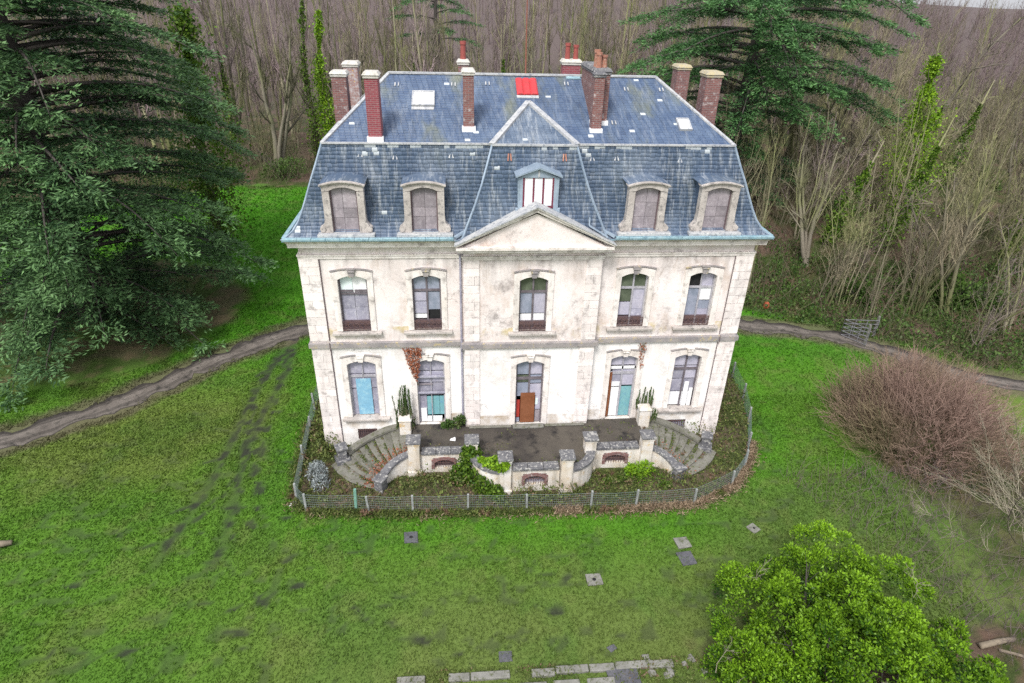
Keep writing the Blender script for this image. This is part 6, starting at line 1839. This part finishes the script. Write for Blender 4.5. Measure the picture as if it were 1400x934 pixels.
# creepers on the wall
def creeper(label, x0, x1, z0, z1, xb, n_):
    t = rng.uniform(0, 1, n_) ** .6
    xc = xb + ((x0 + x1) / 2 - xb) * t
    x = xc + (x1 - x0) / 2 * (t * .9 + .12) * rng.uniform(-1, 1, n_)
    P_ = np.stack([x, -.04 - rng.uniform(0, .10, n_), z0 + (z1 - z0) * t], 1)
    st = []
    for i in range(9):
        a = rng.uniform(-1, 1)
        q = np.linspace(0, 1, 6)
        xc = xb + ((x0 + x1) / 2 - xb) * q + (x1 - x0) / 2 * q * a + rng.normal(size=6) * .03
        st.append(np.stack([xc, np.full(6, -.03), z0 - .3 + (z1 - z0 + .3) * q], 1))
    clump('dead_creeper', label, P_, .085, M_creep, 'creeper', .6, -.6, tubes(np.array(st), np.tile(np.linspace(.014, .007, 6), (9, 1)), 4))
creeper('russet withered creeper hanging below the string course left of the bay', -5.35, -4.55, 3.4, 5.03, -4.85, 700)
creeper('thin russet creeper above the right garden door', 4.75, 5.12, 3.7, 5.02, 4.98, 110)

# ------------------------------------------------------------------ things on the lawn
def slab(name, label, px, py, w, d, rz, m_, h=.05, hole=None, cat='stone slab', z=0.0):
    p = gpt(px, py)
    o_ = empty(name, (p[0], p[1], 0), rz)
    tag(o_, label, cat)
    mb = MB()
    j = lambda: random.uniform(-.04, .04)
    mb.hexa([(-w / 2 + j(), -d / 2 + j(), -.1), (w / 2 + j(), -d / 2 + j(), -.1), (w / 2 + j(), d / 2 + j(), -.1), (-w / 2 + j(), d / 2 + j(), -.1), (-w / 2, -d / 2, h), (w / 2 + j(), -d / 2, h + .01), (w / 2, d / 2 + j(), h), (-w / 2 + j(), d / 2, h + .012)])
    mb.build('slab', m_, o_, .012)
    if hole: MB().lathe(0, -.02, [(hole, h + .014), (hole * .8, h + .024)], 9).build('lifting_hole', M_black, o_)
    return o_
slab('inspection_cover', 'dark square inspection cover left on the front lawn near the fence', 562, 735, .52, .55, .1, M_dstone, .04, .07, 'cover')
slab('inspection_cover', 'small pale square cover on the lawn right of the fence corner', 1030, 723, .40, .42, .5, M_stoneg, .05, .05, 'cover')
slab('stone_slab', 'pale flagstone touching a dark one on the right of the lawn', 933, 743, .52, .52, .1, M_stoneg, .06)
slab('stone_slab', 'dark flagstone below the pale one on the right of the lawn', 939, 764, .55, .60, .1, M_dstone, .05)
slab('inspection_cover', 'pale cracked cover with a dark hole in the middle of the lawn', 812, 793, .55, .48, .05, M_stoneg, .05, .07, 'cover')
slab('stone_slab', 'flat grey slab half sunk in the lawn near the stone edging', 691, 898, .42, .36, .0, M_dstone, .025)
slab('stone_slab', 'little dark broken slab right of the sunken grey slab', 837, 886, .26, .2, .5, M_dstone, .03)
ED = tag(empty('stone_edging', (-.5, -11.5, 0)), 'broken rows of pale kerbstones along the bottom of the lawn', 'kerb')
x = -5.0
while x < 3.3:
    w = random.uniform(.55, 1.25)
    yv = -11.42 + .02 * x * .3 + random.uniform(-.03, .03)
    o = MB((-.5, -11.5, 0)).hexa([(x, yv - .13, -.1), (x + w - .03, yv - .13, -.1), (x + w - .03, yv + .13, -.1), (x, yv + .13, -.1), (x, yv - .12, .1), (x + w - .03, yv - .12, .1 + random.uniform(-.02, .02)), (x + w - .03, yv + .12, .1), (x, yv + .12, .1 + random.uniform(-.02, .02))], random.random()).build('kerbstone', M_stoneg, ED, .02)
    x += w + (random.uniform(.3, .9) if random.random() < .3 else 0)
x = -3.6
while x < 1.3:
    w = random.uniform(.5, 1.2)
    yv = -11.86 + random.uniform(-.05, .05)
    MB((-.5, -11.5, 0)).box(x, x + w - .05, yv - .16, yv + .14, -.1, .08 + random.uniform(-.02, .03)).build('kerbstone', M_stoneg, ED, .02)
    x += w + random.uniform(0, .25)
m = 5200
x, y = rng.uniform(-5.2, 5.2, m), rng.uniform(-12.2, -11.2, m)
k = fbm(x * 1.2, y * 2.0, 101) > .47
tag(link(leaves(np.stack([x[k], y[k], rng.uniform(.0, .12, k.sum())], 1), .075, M_weed, 'kerb_moss', .7, .4), 'kerb_moss'), 'moss and weeds growing over the bottom kerbstones', 'moss', kind='stuff')
slab('drain_grate', 'dark slotted metal grate beside the kerbstones at the bottom', 852, 926, .95, .55, .05, M_dstone, .07, None, 'grate')
for i in range(14):
    p = gpt(random.uniform(880, 985), random.uniform(898, 940))
    s_ = random.uniform(.06, .16)
    mb = MB()
    j = lambda: random.uniform(-.35, .35) * s_
    mb.hexa([(-s_ + j(), -s_ + j(), -.05), (s_ + j(), -s_ + j(), -.05), (s_ + j(), s_ + j(), -.05), (-s_ + j(), s_ + j(), -.05), (-s_ * .7 + j(), -s_ * .7 + j(), s_ * .7), (s_ * .7 + j(), -s_ * .7 + j(), s_ * .8), (s_ * .7 + j(), s_ * .7 + j(), s_ * .7), (-s_ * .7 + j(), s_ * .7 + j(), s_ * .6)])
    o = mb.build('rubble_stone', M_stoneg, None, .015); o.location = (p[0], p[1], 0)
    tag(o, 'small pale lump of rubble right of the kerbstones at the bottom', 'stone', 'rubble at the bottom of the lawn')
def log(name, label, pa, pb, r, cat='log'):
    a, b = gpt(*pa), gpt(*pb)
    mb = MB((a[0], a[1], 0))
    mb.tube([(a[0], a[1], r), ((a[0] + b[0]) / 2, (a[1] + b[1]) / 2, r * 1.3), (b[0], b[1], r)], [r, r * .95, r * .7], 8)
    o = mb.build(name, M_wood, None, 0, True); o.location = (a[0], a[1], 0)
    return tag(o, label, cat)
log('fallen_log', 'pale cut log lying at the left edge of the lawn', (-14, 752), (18, 745), .13)
log('fallen_branch', 'pale fallen branch right of the big evergreen bush', (1338, 886), (1385, 876), .10, 'branch')
log('fallen_branch', 'thin dead branch lying in the bare ground at the lower right', (1365, 890), (1420, 905), .05, 'branch')
for nm, lab, (px, py), zz in (('plastic_scrap', 'white plastic scrap on the grass at the left fence corner', (402, 689), 0), ('plastic_scrap', 'crumpled white scrap on the terrace left of the central door', (699, 577), TZ0), ('plastic_scrap', 'white scrap on the dark left wing of the terrace', (619, 601), TZ0)):
    p = gpt(px, py, zz); j = lambda: random.uniform(-.05, .05)
    o = MB().hexa([(-.13 + j(), -.09 + j(), .005), (.13 + j(), -.08 + j(), .005), (.12 + j(), .09 + j(), .005), (-.12 + j(), .08 + j(), .005), (-.06 + j(), -.04 + j(), .09), (.07 + j(), -.03 + j(), .06), (.06 + j(), .05 + j(), .1), (-.05 + j(), .04 + j(), .05)]).build(nm, M_white, None, .01)
    o.location = (p[0], p[1], zz); tag(o, lab, 'scrap')
# field gate at the road
G = gpt(1180, 470)
GT = tag(empty('field_gate', (G[0], G[1], 0)), 'grey tubular metal field gate standing by the road at the right', 'gate')
def gb(): return MB((G[0], G[1], 0))
A_, B_, C_ = (G[0] - .9, G[1] + 1.0), (G[0] + 1.15, G[1] + .75), (G[0] - .1, G[1] - .35)
for (u, v) in ((A_, B_), (A_, C_)):
    mb = gb()
    for z in (.12, .38, .64, .9, 1.15): mb.tube([(*u, z), (*v, z)], .022, 5)
    for t in (0, .33, .66, 1): mb.tube([(u[0] + (v[0] - u[0]) * t, u[1] + (v[1] - u[1]) * t, .1), (u[0] + (v[0] - u[0]) * t, u[1] + (v[1] - u[1]) * t, 1.17)], .022, 5)
    mb.build('leaf', M_gate, GT)
for u in (B_, C_):
    gb().box(u[0] - .06, u[0] + .06, u[1] + .06, u[1] + .18, -.2, 1.4).build('post', M_stoneg, GT)
p = gpt(1047, 421)
o = MB((p[0], p[1], 0)).hexa([(p[0] - .22, p[1] - .18, 0), (p[0] + .22, p[1] - .18, 0), (p[0] + .2, p[1] + .18, 0), (p[0] - .2, p[1] + .18, 0), (p[0] - .14, p[1] - .1, .48), (p[0] + .15, p[1] - .12, .42), (p[0] + .12, p[1] + .1, .45), (p[0] - .12, p[1] + .1, .5)]).build('orange_sack', M_plas, None, .06)
o.location = (p[0], p[1], tz(p[0], p[1]))
tag(o, 'small orange sack on the verge beyond the road right of the house', 'sack')

# ------------------------------------------------------------------ lawn blades
def blades(N):
    xs, ys = [], []
    for (x0, x1, y0, y1, fr) in ((-26, 15, -14, 3, .70), (-30, -9, 3, 15, .16), (-26, -8, 15, 43, .08), (9, 26, 2, 12, .06), (-50, -26, -26, 40, .16), (-26, 18, -26, -14, .13), (8, 22, 11, 30, .05), (15, 24, -5, 3, .03)):
        n_ = int(N * fr); xs.append(rng.uniform(x0, x1, n_)); ys.append(rng.uniform(y0, y1, n_))
    x, y = np.concatenate(xs), np.concatenate(ys)
    k = ~inside(FENCE, x, y) & ~((np.abs(x) < 9.2) & (y > -.2) & (y < 11)) & (dline(TRACK, x, y) > .55 + .5 * fbm(x * 1.3, y * 1.3, 37)) & (y < wood_edge(x)) & (mudmask(x, y) < rng.uniform(.15, .5, len(x)))
    k &= ~((np.hypot(x + 26, y - 14) < 9.0)) & ~((x > 4.4) & (y < -10.6))
    x, y = x[k], y[k]
    n_ = len(x)
    far = np.clip((y + 14) / 50, 0, 1)
    h = rng.uniform(.03, .08, n_) * (1 + .9 * far) * (.6 + .9 * fbm(x * .8, y * .8, 97))
    w = rng.uniform(.018, .040, n_) * (1 + 1.4 * far)
    a = rng.uniform(0, 6.28, n_)
    sd = np.stack([np.cos(a), np.sin(a), np.zeros(n_)], 1)
    b = np.stack([x, y, terrain(x, y) - .005], 1)
    tip = b + np.stack([rng.normal(size=n_) * .6 * h, rng.normal(size=n_) * .6 * h, h], 1)
    V = np.stack([b - sd * w[:, None], b + sd * w[:, None], tip], 1).reshape(-1, 3)
    me = np_mesh('grass', V, np.arange(len(V)).reshape(-1, 3), M_blade)
    c = tone(x, y) * rng.uniform(.85, 1.25, (n_, 1)) * np.array([1.05, 1.05, 1.0])
    c = np.repeat(np.concatenate([c, np.ones((n_, 1))], 1), 3, 0)
    at = me.attributes.new('tone', 'FLOAT_COLOR', 'POINT')
    at.data.foreach_set('color', c.astype(np.float32).ravel())
    tag(link(me, 'grass'), 'short green winter grass of the lawn around the house', 'grass', kind='stuff')
blades(330000)
